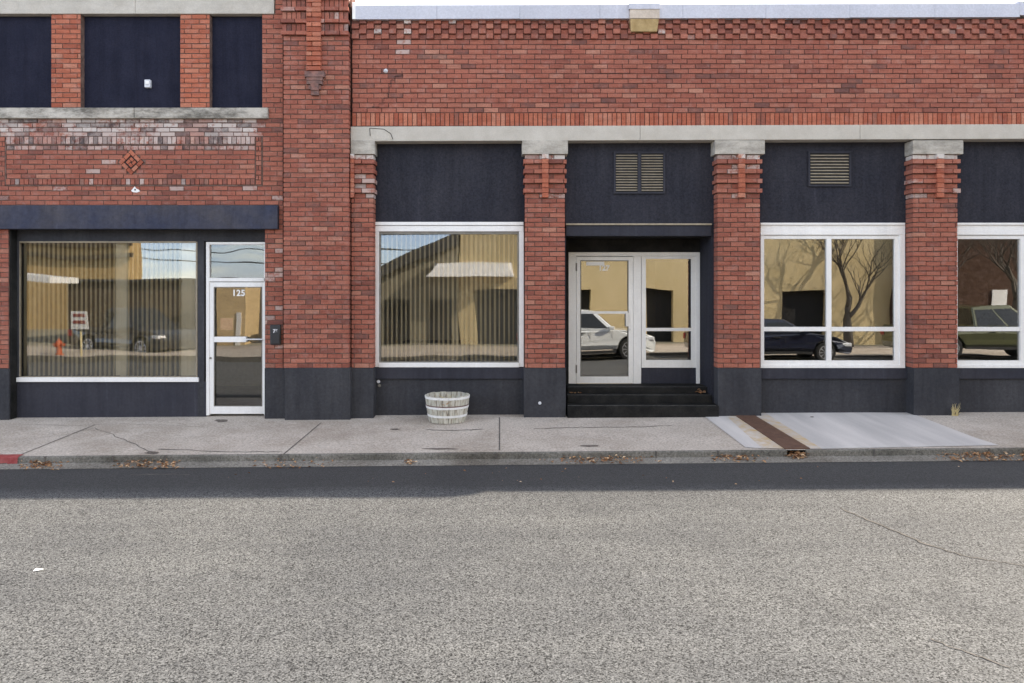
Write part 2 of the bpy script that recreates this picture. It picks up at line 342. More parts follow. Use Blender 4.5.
# ================================================================== GROUND, ROAD, SIDEWALK
def sheet(name, m, x0, x1, yf0, yf1, zf, nx=40, ny=2, kind='structure', parent=None):
    b = MB()
    for i in range(nx):
        xa, xb = x0 + (x1-x0)*i/nx, x0 + (x1-x0)*(i+1)/nx
        for j in range(ny):
            def P(x, t):
                y = yf0(x) + (yf1(x) - yf0(x)) * t; return (x, y, zf(x, y))
            b.face([P(xa, j/ny), P(xb, j/ny), P(xb, (j+1)/ny), P(xa, (j+1)/ny)])
    o = b.build(name, m, parent, smooth=False)
    if kind and not parent: o['kind'] = kind
    return o
XL, XR = -70.0, 70.0
g = MB(); g.face([(-2500,-2500,-1.1),(2500,-2500,-1.1),(2500,2500,-1.1),(-2500,2500,-1.1)]); tag(g.build('ground', M['ground']), 'wide dry ground beyond the street', None, kind='structure')
GX0, GX1 = walk(789, 452)[0], walk(809, 452)[0]       # gap in the kerb under the steel plate
sidewalk = sheet('sidewalk', M['walk'], XL, XR, lambda x: kerb_y(x) + .02, lambda x: .35, walk_z, 60, 2)
OPP = -13.4
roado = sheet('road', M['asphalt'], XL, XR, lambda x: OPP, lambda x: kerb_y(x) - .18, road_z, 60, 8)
gut = sheet('gutter', M['gutter'], XL, XR, lambda x: kerb_y(x) - .19, lambda x: kerb_y(x) + .03,
            lambda x, y: road_z(x, kerb_y(x) - .18) + .005 + (y - kerb_y(x) + .18) * .17, 60, 1)
kb = MB()
def kerbseg(xa, xb):
    n = max(1, int((xb - xa) / 1.0))
    for i in range(n):
        a, c = xa + (xb-xa)*i/n, xa + (xb-xa)*(i+1)/n
        v = []
        for x in (a, c):
            k = kerb_y(x); t = walk_z(x, k) + .004
            v += [(x, k-.02, t-.15), (x, k-.004, t-.012), (x, k+.012, t), (x, k+.035, t + .001), (x, k+.035, t-.15)]
        kb.quads(v, [(0,5,6,1),(1,6,7,2),(2,7,8,3),(3,8,9,4)] + ([(0,1,2,3,4)] if i == 0 else []) + ([(9,8,7,6,5)] if i == n-1 else []))
kerbseg(XL, GX0); kerbseg(GX1, XR)
tag(kb.build('kerb', M['kerbc']), kind='structure')
ob = MB(); ob.box(XL, XR, OPP-.15, OPP, -1.0, -.42); tag(ob.build('kerb', M['kerbc']), kind='structure')
osw = MB(); osw.box(XL, XR, -17.8, OPP-.15, -1.05, -.425); tag(osw.build('sidewalk', M['walk']), kind='structure')
ol = MB(); ol.box(XL, XR, -90, -17.8, -1.05, -.45); tag(ol.build('parking_lot', M['ground']), kind='structure')

def strip(pts, w, lift, name, m, parent, zf=walk_z):
    b = MB(); P = [Vector((p[0], p[1], 0)) for p in pts]
    L, Rr = [], []
    for i, p in enumerate(P):
        t = (P[min(i+1, len(P)-1)] - P[max(i-1,0)]).normalized(); n = Vector((-t.y, t.x, 0))
        ww = w * (random.uniform(.5, 1.3) if len(P) > 3 else 1) / 2
        L.append(p + n*ww); Rr.append(p - n*ww)
    for i in range(len(P)-1):
        b.face([(q.x, q.y, zf(q.x, q.y) + lift) for q in (Rr[i], Rr[i+1], L[i+1], L[i])])
    return b.build(name, m, parent)
def crackline(uvs, w, name='crack', parent=None, f=walk, zf=walk_z, lift=.004, seg=7, wob=.02):
    pts = [f(u, v) for u, v in uvs]; out = []
    for a, c in zip(pts, pts[1:]):
        for k in range(seg):
            t = k/seg; out.append((a[0]+(c[0]-a[0])*t + random.uniform(-wob, wob), a[1]+(c[1]-a[1])*t + random.uniform(-wob, wob)))
    out.append(pts[-1][:2]); return strip(out, w, lift, name, M['crack'], parent or sidewalk, zf)
for uv in [((499.5,417.5),(499.5,450.5)), ((321,423),(283.5,454.5)), ((95,425),(18,456)), ((-60,425),(-185,459)), ((1085,412),(1160,444))]:
    a, c = walk(*uv[0]), walk(*uv[1]); strip([a[:2], c[:2]], .016, .004, 'joint', M['crack'], sidewalk)
crackline([(95,428),(125,440),(150,452)], .010)
crackline([(425,430),(455,430.5),(482,429.5)], .028)
crackline([(535,429),(580,427.5),(640,427),(672,425.5)], .022)
crackline([(10,441),(60,436),(95,428)], .007)
crackline([(160,449),(230,452),(282,452)], .018)
crackline([(20,424),(70,426),(120,424),(200,427)], .008)
for u0 in (55, 120, 171, 283, 497, 657, 720, 880, 1000):      # kerb joints
    x = walk(u0, 453)[0]; k = kerb_y(x)
    jb = MB(); z0 = walk_z(x, k); jb.box(x-.007, x+.007, k-.024, k+.03, z0-.11, z0+.0065); jb.build('joint', M['crack'], sidewalk)
def blob(u, v, ru, rv, name, m, lift=.005, f=walk, parent=None, zf=walk_z):
    c = f(u, v); b = MB(); pts = []
    for k in range(18):
        a = 2*math.pi*k/18; rr = random.uniform(.7, 1.15)
        p = f(u + ru*rr*math.cos(a), v + rv*rr*math.sin(a)); pts.append((p[0], p[1], zf(p[0], p[1]) + lift))
    b.face(pts[::-1]); return b.build(name, m, parent or sidewalk)
M['stain'] = concrete_mat('stained_concrete', (.12,.10,.085), (.20,.17,.15), .6, .5)
blob(222, 421, 7, 1.6, 'stain', M['stain']); blob(152, 453, 7, 1.6, 'stain', M['stain'])
blob(395, 429.5, 5, .8, 'stain', M['stain']); blob(590, 446, 10, 1, 'stain', M['stain']); blob(440, 449, 18, .8, 'stain', M['stain'])
# red kerb paint at the far left
rp = MB(); xa, xb = walk(-40, 457)[0], walk(19, 457)[0]
for i in range(6):
    a = xa + (xb-xa)*i/6; c = xa + (xb-xa)*(i+1)/6
    k0, k1 = kerb_y(a), kerb_y(c)
    rp.face([(a, k0-.028, walk_z(a,k0)-.05-random.uniform(0,.03)), (c, k1-.028, walk_z(c,k1)-.05-random.uniform(0,.03)), (c, k1-.014, walk_z(c,k1)-.003), (a, k0-.014, walk_z(a,k0)-.003)])
    rp.face([(a, k0-.014, walk_z(a,k0)-.003), (c, k1-.014, walk_z(c,k1)-.003), (c, k1+.02, walk_z(c,k1)+.0095), (a, k0+.02, walk_z(a,k0)+.0095)])
    rp.face([(a, k0+.02, walk_z(a,k0)+.0095), (c, k1+.02, walk_z(c,k1)+.0095), (c, k1+.10, walk_z(c,k1)+.0125), (a, k0+.10, walk_z(a,k0)+.0125)])
rp.build('red_marking', M['red_paint'], sidewalk)
# newer concrete slabs either side of the steel plate
def slab(uvs, name, soot=None, lift=.006):
    b = MB(); pts = [walk(*q) for q in uvs]
    up = [(p[0], p[1], walk_z(p[0], p[1]) + lift) for p in pts]
    b.face(up, soot=soot or 0); return b.build(name, M['slab'], sidewalk)
slab([(745.5,447.8),(762,448.6),(737,416.3),(703.5,416)], 'slab_patch')
slab([(762,448.6),(785,449.2),(735.4,416.4),(726,416.3)], 'slab_patch', 1.0, .0075)
slab([(810,449.2),(822,449.2),(764,412.6),(753.5,415.9)], 'slab_patch', .8, .0075)
slab([(822,449.2),(999,445.6),(975,438),(909.5,412.9),(764,412.6)], 'slab_patch')
# gravelly strip right of the slab is plain walk; small dark fleck
blob(812, 417.6, 2, .5, 'stain', M['stain'], .012)
# road cracks
crackline([(838,508),(872,522),(915,540),(962,556)], .02, parent=roado, f=road, zf=road_z)
crackline([(962,556),(1000,562),(1040,570)], .014, parent=roado, f=road, zf=road_z)
crackline([(930,640),(965,652),(1010,668)], .012, parent=roado, f=road, zf=road_z)
crackline([(130,475),(165,474.5),(190,475)], .02, parent=roado, f=road, zf=road_z)

# ================================================================== STEEL PLATE
sp = MB(); A = [walk(784.5,449.4), walk(810,449.2), walk(754.5,415.9), walk(735.4,416.2)]
low = [(p[0], p[1], walk_z(p[0],p[1]) + .002) for p in A]; hi = [(p[0], p[1], walk_z(p[0],p[1]) + .016) for p in A]
sp.quads(low + hi, [(0,1,5,4),(1,2,6,5),(2,3,7,6),(3,0,4,7),(4,5,6,7)])
tag(sp.build('steel_plate', M['steel_rust'], bevel=.003), 'rusty brown steel plate crossing the sidewalk between pale slabs', 'steel plate')
# drain mouth under it
dm = MB(); kx = kerb_y(GX0)
x0, x1, y0, y1, zt = GX0-.01, GX1+.01, kx-.0, kx+.5, walk_z(GX0, kx)
z0 = zt - .15
dm.quads([(x0,y0,z0),(x1,y0,z0),(x1,y1,z0),(x0,y1,z0),(x0,y0,zt-.002),(x1,y0,zt-.002),(x1,y1,zt+.01),(x0,y1,zt+.01)], [(0,1,2,3),(1,5,6,2),(2,6,7,3),(3,7,4,0)])
dm.build('drain_opening', M['ventback'], sidewalk)

# ================================================================== BUILDING: SINGLE STOREY (right)
BX = 352.0
shop = empty('brick_shop', (X(700), 2.0, 0), 'single storey red brick shopfront with three white windows and recessed entry', 'shop building')
YR = .20                                    # storefront plane behind the pier faces
XEND = 12.6
def wf_none(x, z): return 0
# --- upper wall
cp = 5.03 / PPM
w = MB()
def soot_top(x, z): return (random.random() < .75) * random.uniform(.4, .95) * (1 if z > Z(25) else .45)  # grime plus painted shade, heavier in the rows under the coping
def wh_top(x, z): return .8 if (random.random() < (.3 if z > Z(24) else .03)) else 0
xs, c0 = X(BX), X(7.45 + VPX)
ncol = int((XEND - xs) / c0)
for r_ in range(4):                         # checkerboard corbel under the coping
    zb = Z(39.6) + (3 - r_) * (20.0 / 4 / PPM); zt_ = zb + 20.0/4/PPM
    for c in range(ncol):
        pr = (r_ + c) % 2
        xa = xs + c * c0
        col_w = 1.0 if abs(xa - X(405)) < .06 and pr else wh_top(xa, zb) * (1 if pr else .4)
        w.box(xa + .005, xa + c0 - .005, -.042 if pr else -.004, .1, zb + .005, zt_ - .004, None, col_w, soot_top(xa, zb) * (0.5 if pr else 1), back=False)  # recessed bricks take more of the painted shade
def wh_wall(x, z): return .55 if (abs(x - X(405)) < .06 and z > Z(60)) else 0
lay(w, xs, XEND, Z(112.6), Z(39.6), 0, cp, wf=wh_wall, sf=lambda x, z: (random.random() < .05) * .6 + (.5 if z > Z(41) and random.random() < .3 else 0), jit=.003)
wall = w.build('wall', M['brick'], shop)
s2 = MB(); lay(s2, xs, XEND, Z(126.2), Z(112.8), -.006, cp, kind='soldier', sf=lambda x, z: (random.random() < .08) * .5, jit=.003)
s2.build('soldier_course', M['brick_orange'], shop)
mo = MB(); mo.box(xs, XEND, .009, .36, Z(127), Z(18)); mo.build('mortar_backing', M['mortar'], shop)
# stepped crack lines near the corner: dark missing joints
ck = MB(); cs = [(372,107),(379,104),(384,98),(388,93),(389,87),(391,80),(395,76),(402,71)]
for (ua, va), (ub, vb) in zip(cs, cs[1:]):
    ck.tube([(X(ua),-.003,Z(va)),(X(ub),-.003,Z(va)),(X(ub),-.003,Z(vb))], .005, 4)
ck.build('crack', M['ventback'], wall)
# anchor rosette
an = MB(); an.lathe([(0,-.0),(.035,0),(.028,.02),(.012,.035),(0,.04)], n=10); ao = an.build('wall_anchor', M['grey_box'], wall)
ao.rotation_euler = (R(90), 0, 0); ao.location = (X(386+0), -.004, Z(71)); ao.location = (X(385.8), -.004, Z(71))
# --- coping
def coping(x0, x1, z0, z1, name='coping', m='coping'):
    b = MB(); sl = .0032
    def zz(x, z): return z + (x - X(355)) * sl
    v = []
    for x in (x0, x1):
        v += [(x,-.085,zz(x,z0)), (x,-.085,zz(x,z1)-.012), (x,-.075,zz(x,z1)), (x,.42,zz(x,z1)+.05), (x,.42,zz(x,z0))]
    b.quads(v, [(0,5,6,1),(1,6,7,2),(2,7,8,3),(3,8,9,4),(4,9,5,0),(0,1,2,3,4),(9,8,7,6,5)])
    return b.build(name, M[m], shop)
coping(X(352.3,-.085), X(355.5,-.085), Z(19,-.085), Z(2,-.085), m='white')
seams = [355.5, 437, 520, 600, 683, 766, 850, 935, 1020]
for a, c in zip(seams, seams[1:]): coping(X(a,-.085), X(c,-.085) - .003, Z(19.2,-.085) + random.uniform(-.004,.004), Z(5.0,-.085))
coping(X(1020,-.085), 9.0, Z(19.2), Z(5))
lowc = coping(9.0, 40.0, Z(19.2) - .34, Z(5) - .34)  # unseen lower run, stepped down to shape the shadow edge on the road
par = MB(); par.box(xs + .02, 9.0, .05, .40, Z(20), Z(8)); par.box(9.0, 40, .02, .40, Z(19.2)-.35+.04, Z(19.2)-.3); par.build('parapet', M['mortar'], shop)  # second box is the unseen low run that shapes the shadow
# --- stone lintel with chipped patch
ln = MB(); yl = -.016
for a, c in ((350.6, 640), (640.3, 860), (860.3, 1120), (1120.3, 1350)):
    k = -.0026
    xa, xb = X(a, yl), X(c, yl)
    za, zb = Z(126.8) + .0036*(xa - X(352)), Z(126.8) + .0036*(xb - X(352))
    ya, yb = Z(141.5) + .0036*(xa - X(352)), Z(141.5) + .0036*(xb - X(352))
    ln.quads([(xa,yl,ya),(xb,yl,yb),(xb,.36,yb),(xa,.36,ya),(xa,yl,za),(xb,yl,zb),(xb,.05,zb),(xa,.05,za)], [(0,1,5,4),(1,2,6,5),(3,0,4,7),(0,3,2,1),(4,5,6,7),(2,3,7,6)])
lint = ln.build('lintel', M['stone'], shop, bevel=.006)
pt = MB(); pp = [(370,128.5),(384,129.5),(391,134),(393,139.5),(383,141),(373,139),(370,134)]
pt.quads([(X(u),-.022,Z(v)) for u, v in pp] + [(X(u),-.01,Z(v)) for u, v in pp], [tuple(range(7))[::-1]] + [(i, (i+1)%7, 7+(i+1)%7, 7+i) for i in range(7)])
pt.build('repair_patch', M['white'] if False else M['stone'], lint)
pc = MB(); 
for (a, b_), (c, d_) in zip(pp[:4], pp[1:4]): pc.tube([(X(a),-.022,Z(b_)),(X(c),-.022,Z(d_))], .005, 5)
pc.tube([(X(370),-.022,Z(128.5)),(X(370.5),-.022,Z(136))], .005, 5); pc.build('crack', M['ventback'], lint)
# --- pilasters
def pilaster(u0, u1, capu, strapu, baseu, vb=416.5, half=False, bandl=1.2, bandr=1.4, ub0=None, ub1=None):
    """brick front between pixel columns u0..u1 at y=0"""
    root = MB(); x0, x1 = X(u0), X(u1); h = (Z(154.5) - Z(368)) / 44
    D_ = YR + .12
    z = Z(154.5)
    for i in range(44):
        zt_, zb = z - i*h, z - (i+1)*h
        band = i in (1, 3, 5, 7)
        if i < 9:
            ex = .024 if band else 0.0
            wfun = (lambda x, z: 1.0 if random.random() < .8 else .4) if i == 0 else ((lambda x, z: .6 if random.random() < .28 else 0) if not band else (lambda x, z: .5 if random.random() < .06 else 0))
            yf = -.042 if band else 0.004
            xa, xb = x0 - (ex if not half else 0), x1 + ex
            lay(root, xa, xb, zb, zt_, yf, h, depth=D_, off=.25*(i % 2), wf=wfun, sf=lambda x, z: .25 if random.random() < .2 else 0, rbias=-.05)
        else:
            lay(root, x0, x1, zb, zt_, -.001, h, depth=D_, off=(.5 if i % 2 else 0) + (.08 if u0 > 700 else .3), sf=lambda x, z: (random.random() < .04)*.6, jit=.0022)
    p = root.build('pilaster', M['brick'], shop)
    bk = MB(); bk.box(x0 + .016, x1 - .016, .012, D_, Z(368), Z(154)); bk.build('mortar_backing', M['mortar_pale'], p)
    s = MB(); n = 9; hs = (Z(154.5) - Z(198)) / n
    for i in range(n):
        zt_ = Z(154.5) - i*hs
        s.box(X(strapu[0]), X(strapu[1]), -.062, .02, zt_ - hs + .004, zt_ - .003, None, 1.0 if i == 0 else 0, 0)
    s.build('strap', M['brick_orange'], p)
    c = MB(); c.box(X(capu[0],-.03), X(capu[1],-.03), -.03, D_ + .02, Z(154.4), Z(140.6), soot=.55)
    c.build('capital', M['stone'], p, bevel=.006)
    b = MB(); b.box(X(baseu[0],-.02), X(baseu[1],-.02), -.02, D_ + .03, -.25, Z(368.1)); b.build('base', M['charcoal'], p, bevel=.006)
    return p
pilaster(351.2, 373.6, (350.6, 374.6), (351.2, 354.6), (350.6, 373.3), half=True)
pilaster(524.6, 565.2, (522, 568), (542, 548.3), (523.8, 565.8))
pilaster(717.2, 760.2, (715, 765), (737.4, 743.9), (718, 761.5))
pilaster(912.6, 957.8, (913, 963.5), (935, 941.8), (914, 959.5))
pilaster(1108, 1153, (1107, 1158), (1130, 1137), (1108, 1154))
# plain brick beyond the last pier (outside the frame)
pb = MB(); lay(pb, X(1153), XEND, 0, Z(141.5), 0, cp); pb.build('wall', M['brick'], shop)
pk = MB(); pk.box(X(1153), XEND, .009, .36, -.3, Z(141.5)); pk.box(XEND, 40, 0, .36, -.3, Z(19.2)-.35); pk.box(40, 40.3, 0, 12, -.3, 6.0); pk.box(xs, 40.3, 12, 12.3, -.3, 6.0); pk.build('mortar_backing', M['mortar'], shop)
rf = MB(); rf.box(X(BX)-.3, 40, .36, 12, 5.75, 5.9); rf.build('roof', M['charcoal'], shop)

# --- stucco panels above the storefronts
def panel(u0, u1, v0=142, v1=222.5, y=YR, m='navy', name='stucco_panel'):
    b = MB(); b.box(X(u0,y), X(u1,y), y, y + .14, Z(v1,y), Z(v0 - 3,0) + .02); return b.build(name, M[m], shop)
BAYS = [(374.5, 524.6), (565.2, 716), (760.5, 911), (957, 1108)]
for u0, u1 in (BAYS[0], BAYS[2], BAYS[3]): panel(u0 - 2, u1 + 2)
panel(BAYS[1][0], BAYS[1][1] + 2, v1=236.0)

# --- shop windows
def bars(lst, m, name, parent, bevel=.004):
    b = MB()
    for x0, x1, y0, y1, z0, z1 in lst: b.box(x0, x1, y0, y1, min(z0,z1), max(z0,z1))
    return b.build(name, m, parent, bevel=bevel)
def pane(parent, u0, u1, v0, v1, y, m='glass', th=.006):
    b = MB(); b.box(X(u0,y), X(u1,y), y, y + th, Z(v1,y), Z(v0,y)); return b.build('pane', M[m], parent)
def fr(u0, u1, v0, v1, y, d_=.06):
    """bar given by its front outline in pixels at depth y"""
    return (X(u0,y), X(u1,y), y, y + d_, Z(v1,y), Z(v0,y))
def bulkhead(u0, u1, band=True):
    y = YR
    b = MB(); b.box(X(u0,y), X(u1,y), y, y + .14, -.25, Z(368,y)); o = b.build('bulkhead', M['charcoal'], shop)
    if band: s = MB(); s.box(X(u0,y), X(u1,y), y - .035, y + .0, Z(378.9, y-.035), Z(368.0, y-.035)); s.build('ledge', M['navy_smooth'], o, bevel=.005)
# window over the barrel
YW = YR + .01
wn1 = bars([fr(375.2,523.6,221.9,225.2,YW-.035,.08), fr(375.2,523.6,225.7,231.4,YW-.02,.07), fr(375.2,378.8,231.4,367,YW-.02,.08), fr(519.2,523.8,231.4,367,YW-.02,.08), fr(378.8,519.2,362.8,367.4,YW-.03,.09)], M['white'], 'window', shop)
bars([fr(378.8,380.6,232.2,363,YW,.05), fr(517.4,519.2,232.2,363,YW,.05), fr(380.6,517.4,231.6,234.2,YW,.05), fr(380.6,517.4,361.6,362.8,YW,.05)], M['gasket'], 'inner_frame', wn1, .002)
pane(wn1, 380.2, 517.8, 233, 362.4, YW+.025, 'glass_old')
bulkhead(373, 526)
# big four-light windows
def fourlight(u0, u1, um, uL, uR, ue):
    q = YW
    L = [fr(u0,ue,222.7,224.9,q-.04,.09), fr(u0,ue,225.1,230,q-.015,.06), fr(u0,ue,230,234.9,q-.025,.07),
         fr(u0,uL,235,366,q-.01,.07), fr(uR+5,ue,235,368,q-.03,.09), fr(u0,ue,365.2,368.2,q-.04,.1)]
    wdw = bars(L, M['white'], 'window', shop)
    bars([fr(uL-.2,uR+5,235.4,239.0,q,.05), fr(uR,uR+4.8,239,361,q,.05), fr(uL-.2,uR+5,360.6,365,q-.005,.06), fr(um-2.4,um+2.4,239,360.6,q-.005,.06), fr(uL-.2,um-2.4,327,331.3,q,.05), fr(um+2.4,uR,327,331.3,q,.05)], M['white'], 'sash', wdw)
    for a, c in ((uL, um-2.2), (um+2.2, uR+.2)):
        pane(wdw, a, c, 238.8, 327.2, q+.03); pane(wdw, a, c, 331, 360.8, q+.03)
    return wdw
fourlight(760.6, 905, 829.2, 764.2, 894.8, 905.3); bulkhead(759, 914)
fourlight(957, 1101, 1023, 957.8, 1090, 1101.5); bulkhead(955, 1110)
lg = boxo('pipe_stub', M['grey_box'], wn1, X(0), X(.1), 0, .01, 0, .01) if False else None

# --- entry recess
YD = .86
er = MB(); er.box(X(711.5,YR), X(711.5,YR)+.1, YR, YD+.1, -.1, Z(236,YR)); er.build('entry_side_wall', M['navy'], shop)
er = MB(); er.box(X(566,YR)-.12, X(566,YR), YR, YD+.1, -.1, Z(236,YR)); er.build('entry_side_wall', M['navy'], shop)

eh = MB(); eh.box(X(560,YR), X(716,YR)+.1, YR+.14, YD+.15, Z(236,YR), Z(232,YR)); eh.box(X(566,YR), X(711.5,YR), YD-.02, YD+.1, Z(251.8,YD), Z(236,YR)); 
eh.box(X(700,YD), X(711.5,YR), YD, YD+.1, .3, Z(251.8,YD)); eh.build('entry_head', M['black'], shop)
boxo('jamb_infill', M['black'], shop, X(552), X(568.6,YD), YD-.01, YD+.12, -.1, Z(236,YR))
lb = MB(); lb.box(X(566,YR-.03), X(711.5,YR-.03), YR-.03, YR, Z(236,YR-.03), Z(225.2,YR-.03)); lo = lb.build('entry_beam', M['navy_smooth'], shop, bevel=.005)
l2 = MB(); l2.box(X(566,YR-.05), X(711.8,YR-.05), YR-.05, YR, Z(225.0,YR-.05), Z(223.3,YR-.05)); l2.build('ledge', M['vent'], lo)
# frame of door and sidelight
ef = bars([fr(568,700,252.2,256,YD,.1), fr(568,576.2,256,386,YD,.1), fr(633.4,641.2,256,386,YD,.1), fr(696.4,700,256,386,YD-.01,.1)], M['offwhite'], 'entry_frame', shop)
dr = bars([fr(576.5,580.5,256.6,383.2,YD+.01,.045), fr(628.4,633.1,256.6,383.2,YD+.01,.045), fr(580.5,628.4,256.6,260.5,YD+.01,.045), fr(580.5,628.4,311.3,313.8,YD+.01,.045), fr(580.5,628.4,376.2,383.2,YD+.01,.045)], M['offwhite'], 'door', shop)
pane(dr, 580.3, 628.6, 260.3, 311.5, YD+.03); pane(dr, 580.3, 628.6, 313.6, 376.4, YD+.03)
bars([fr(580.3,581.2,260.3,376.4,YD+.008,.01), fr(627.7,628.6,260.3,376.4,YD+.008,.01), fr(581.2,627.7,375.4,376.4,YD+.008,.01), fr(581.2,627.7,260.3,261.2,YD+.008,.01)], M['gasket'], 'glazing_bead', dr, 0)
hd = bars([fr(625.8,628.8,313,326.5,YD-.03,.04)], M['alu'], 'handle', dr, .003)
lk = MB(); lk.tube([(X(629.6,YD), YD-.012, Z(329.5,YD)), (X(629.6,YD), YD+.012, Z(329.5,YD))], .018, 12); lk.build('lock', M['alu'], dr)
for vv in (267, 369):
    hb = MB(); hb.tube([(X(576.4,YD), YD-.004, Z(vv+4,YD)), (X(576.4,YD), YD-.004, Z(vv-4,YD))], .011, 8); hb.build('hinge', M['gasket'], dr)
nt_ = MB(); nt_.box(X(586.5,YD), X(604.5,YD), YD+.024, YD+.0285, Z(265.4,YD), Z(261.6,YD)); nt_.build('paper_notice', M['white'], dr)
sl_ = bars([fr(641.2,696.4,256.2,259.0,YD+.005,.05), fr(641.6,646,259,367.8,YD+.005,.05), fr(691.4,696.2,259,367.8,YD+.005,.05), fr(646,691.4,328,331.2,YD+.005,.05), fr(646,691.4,360.2,367.8,YD+.005,.05)], M['offwhite'], 'sidelight', shop)
pane(sl_, 645.8, 691.6, 258.8, 328.2, YD+.03); pane(sl_, 645.8, 691.6, 331, 360.4, YD+.03)
ap = MB(); ap.box(X(641.2,YD), X(696.4,YD), YD+.02, YD+.06, .3, Z(367.8,YD)); ap.build('kick_panel', M['navy_smooth'], sl_)
def text(s_, u, v, y, hpx, name, m, parent, ext=.002, sp_=1.0):
    c = bpy.data.curves.new(name, 'FONT'); c.body = s_; c.size = hpx / PPM * 1.4; c.extrude = ext; c.align_x = 'CENTER'; c.align_y = 'CENTER'; c.offset = .004; c.space_character = sp_
    c.materials.append(m); o = bpy.data.objects.new(name, c); COL.objects.link(o); bpy.context.view_layer.update()
    me = bpy.data.meshes.new_from_object(o.evaluated_get(bpy.context.evaluated_depsgraph_get())); bpy.data.objects.remove(o); o = bpy.data.objects.new(name, me); COL.objects.link(o)
    o.rotation_euler = (R(90), 0, 0); o.location = (X(u,y), y, Z(v,y)); o.parent = parent
    return o
text('127', 604, 268.2, YD+.026, 5.6, 'house_number', M['white'], dr)
# steps
steps = []
st = MB()
for (yf, zt_, u1_) in ((-.07, Z(405.6,-.07), 718.8), (.18, Z(395,.18), 712), (.43, Z(383.6,.43), 704)):
    pass
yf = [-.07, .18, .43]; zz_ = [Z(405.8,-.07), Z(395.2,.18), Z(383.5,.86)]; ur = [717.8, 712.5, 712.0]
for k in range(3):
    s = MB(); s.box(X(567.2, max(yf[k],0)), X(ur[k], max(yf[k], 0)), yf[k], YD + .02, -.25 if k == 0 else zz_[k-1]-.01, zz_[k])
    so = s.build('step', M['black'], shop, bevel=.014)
M['nosing'] = pm('worn_step_edge', (.10,.095,.09), (.20,.19,.17), 30, .8, 60, .3)  # highlight along the step edges, painted as a paler strip
for k in range(3):
    s = MB(); n = 60; xa, xb = X(568, yf[k]), X(ur[k]-1.5, yf[k]); P = [(xa+(xb-xa)*i/n, yf[k]+.018+random.uniform(0,.02)) for i in range(n+1)]
    for (a, ya_), (c, yc_) in zip(P, P[1:]): s.face([(a, yf[k]+.006, zz_[k]+.002), (c, yf[k]+.006, zz_[k]+.002), (c, yc_, zz_[k]+.002), (a, ya_, zz_[k]+.002)])
    s.build('nosing', M['nosing'], shop)
# vents
def vent(u0, u1, v0, v1, banks, n):
    y = YR - .03
    v = bars([fr(u0,u1,v0,v0+2,y,.05), fr(u0,u1,v1-1.6,v1,y,.05), fr(u0,u0+2,v0+2,v1-1.6,y,.05), fr(u1-2,u1,v0+2,v1-1.6,y,.05)] + ([fr((u0+u1)/2-1.8,(u0+u1)/2+1.8,v0+2,v1-1.6,y,.05)] if banks == 2 else []), M['navy_smooth'], 'vent', shop, .003)
    bk = MB(); bk.box(X(u0+1,YR), X(u1-1,YR), YR-.006, YR+.004, Z(v1-1,YR), Z(v0+1,YR)); bk.build('backing', M['ventback'], v)
    sl = MB(); rng = [(u0+2.2, u1-2.2)] if banks == 1 else [(u0+2.2, (u0+u1)/2-2), ((u0+u1)/2+2, u1-2.2)]
    for a, c in rng:
        for i in range(n):
            vt = v0 + 2.6 + (v1 - v0 - 4.6) * i / n; step = (v1 - v0 - 4.6) / n
            zt_ = Z(vt, y); zb = Z(vt + step*.62, y); xa, xb = X(a,y), X(c,y); w_ = random.uniform(-.002,.002)
            sl.quads([(xa,y+.005,zb),(xb,y+.005,zb+w_),(xb,y+.034,zt_+w_),(xa,y+.034,zt_),(xa,y+.008,zb-.002),(xb,y+.008,zb-.002+w_)], [(0,1,2,3),(4,5,1,0)])
    sl.build('louvre', M['vent'], v)
vent(613.8, 665.4, 151.4, 193.6, 2, 14)
vent(808.5, 851.5, 151.2, 186.4, 1, 10)
# scupper
sc_ = MB(); y0 = -.13
def taper(b, u0, u1, v0, u2, u3, v1, ya, yb, yb2=None):
    a = [(X(u0,ya),ya,Z(v0,ya)),(X(u1,ya),ya,Z(v0,ya)),(X(u1,ya),.0,Z(v0,ya)),(X(u0,ya),.0,Z(v0,ya))]
    yy = yb
    c = [(X(u2,ya),yy,Z(v1,ya)),(X(u3,ya),yy,Z(v1,ya)),(X(u3,ya),.0,Z(v1,ya)),(X(u2,ya),.0,Z(v1,ya))]
    b.quads(c + a, [(0,1,5,4),(1,2,6,5),(3,0,4,7),(0,3,2,1),(4,5,6,7),(2,3,7,6)])
taper(sc_, 630, 659.6, 9.2, 630, 659.6, 18.4, y0, y0); so = sc_.build('scupper', M['scup_tan'], shop, bevel=.004)
s3 = MB(); taper(s3, 630.4, 659, 18.8, 631.5, 657.8, 30.4, y0+.004, y0+.05); s3.build('box', M['scup_yellow'], so, bevel=.004)
s4 = MB(); taper(s4, 629, 660, 3.2, 629, 660, 9.0, y0-.01, y0-.01); s4.build('cap', M['coping'], so, bevel=.004)
# small wall fittings
def stub(u, v, y, r, m, parent, name='pipe_stub', l=.05):
    b = MB(); b.tube([(X(u,y), y-l, Z(v,y)), (X(u,y), y+.01, Z(v,y))], r, 10); b.tube([(X(u,y), y-.008, Z(v,y)), (X(u,y), y+.005, Z(v,y))], r*2.0, 12)
    return b.build(name, m, parent)
stub(539.8, 403, -.02, .012, M['grey_box'], shop); stub(378.5, 381.5, YR, .013, M['grey_box'], shop); stub(379.5, 385.5, YR, .012, M['gasket'], shop)

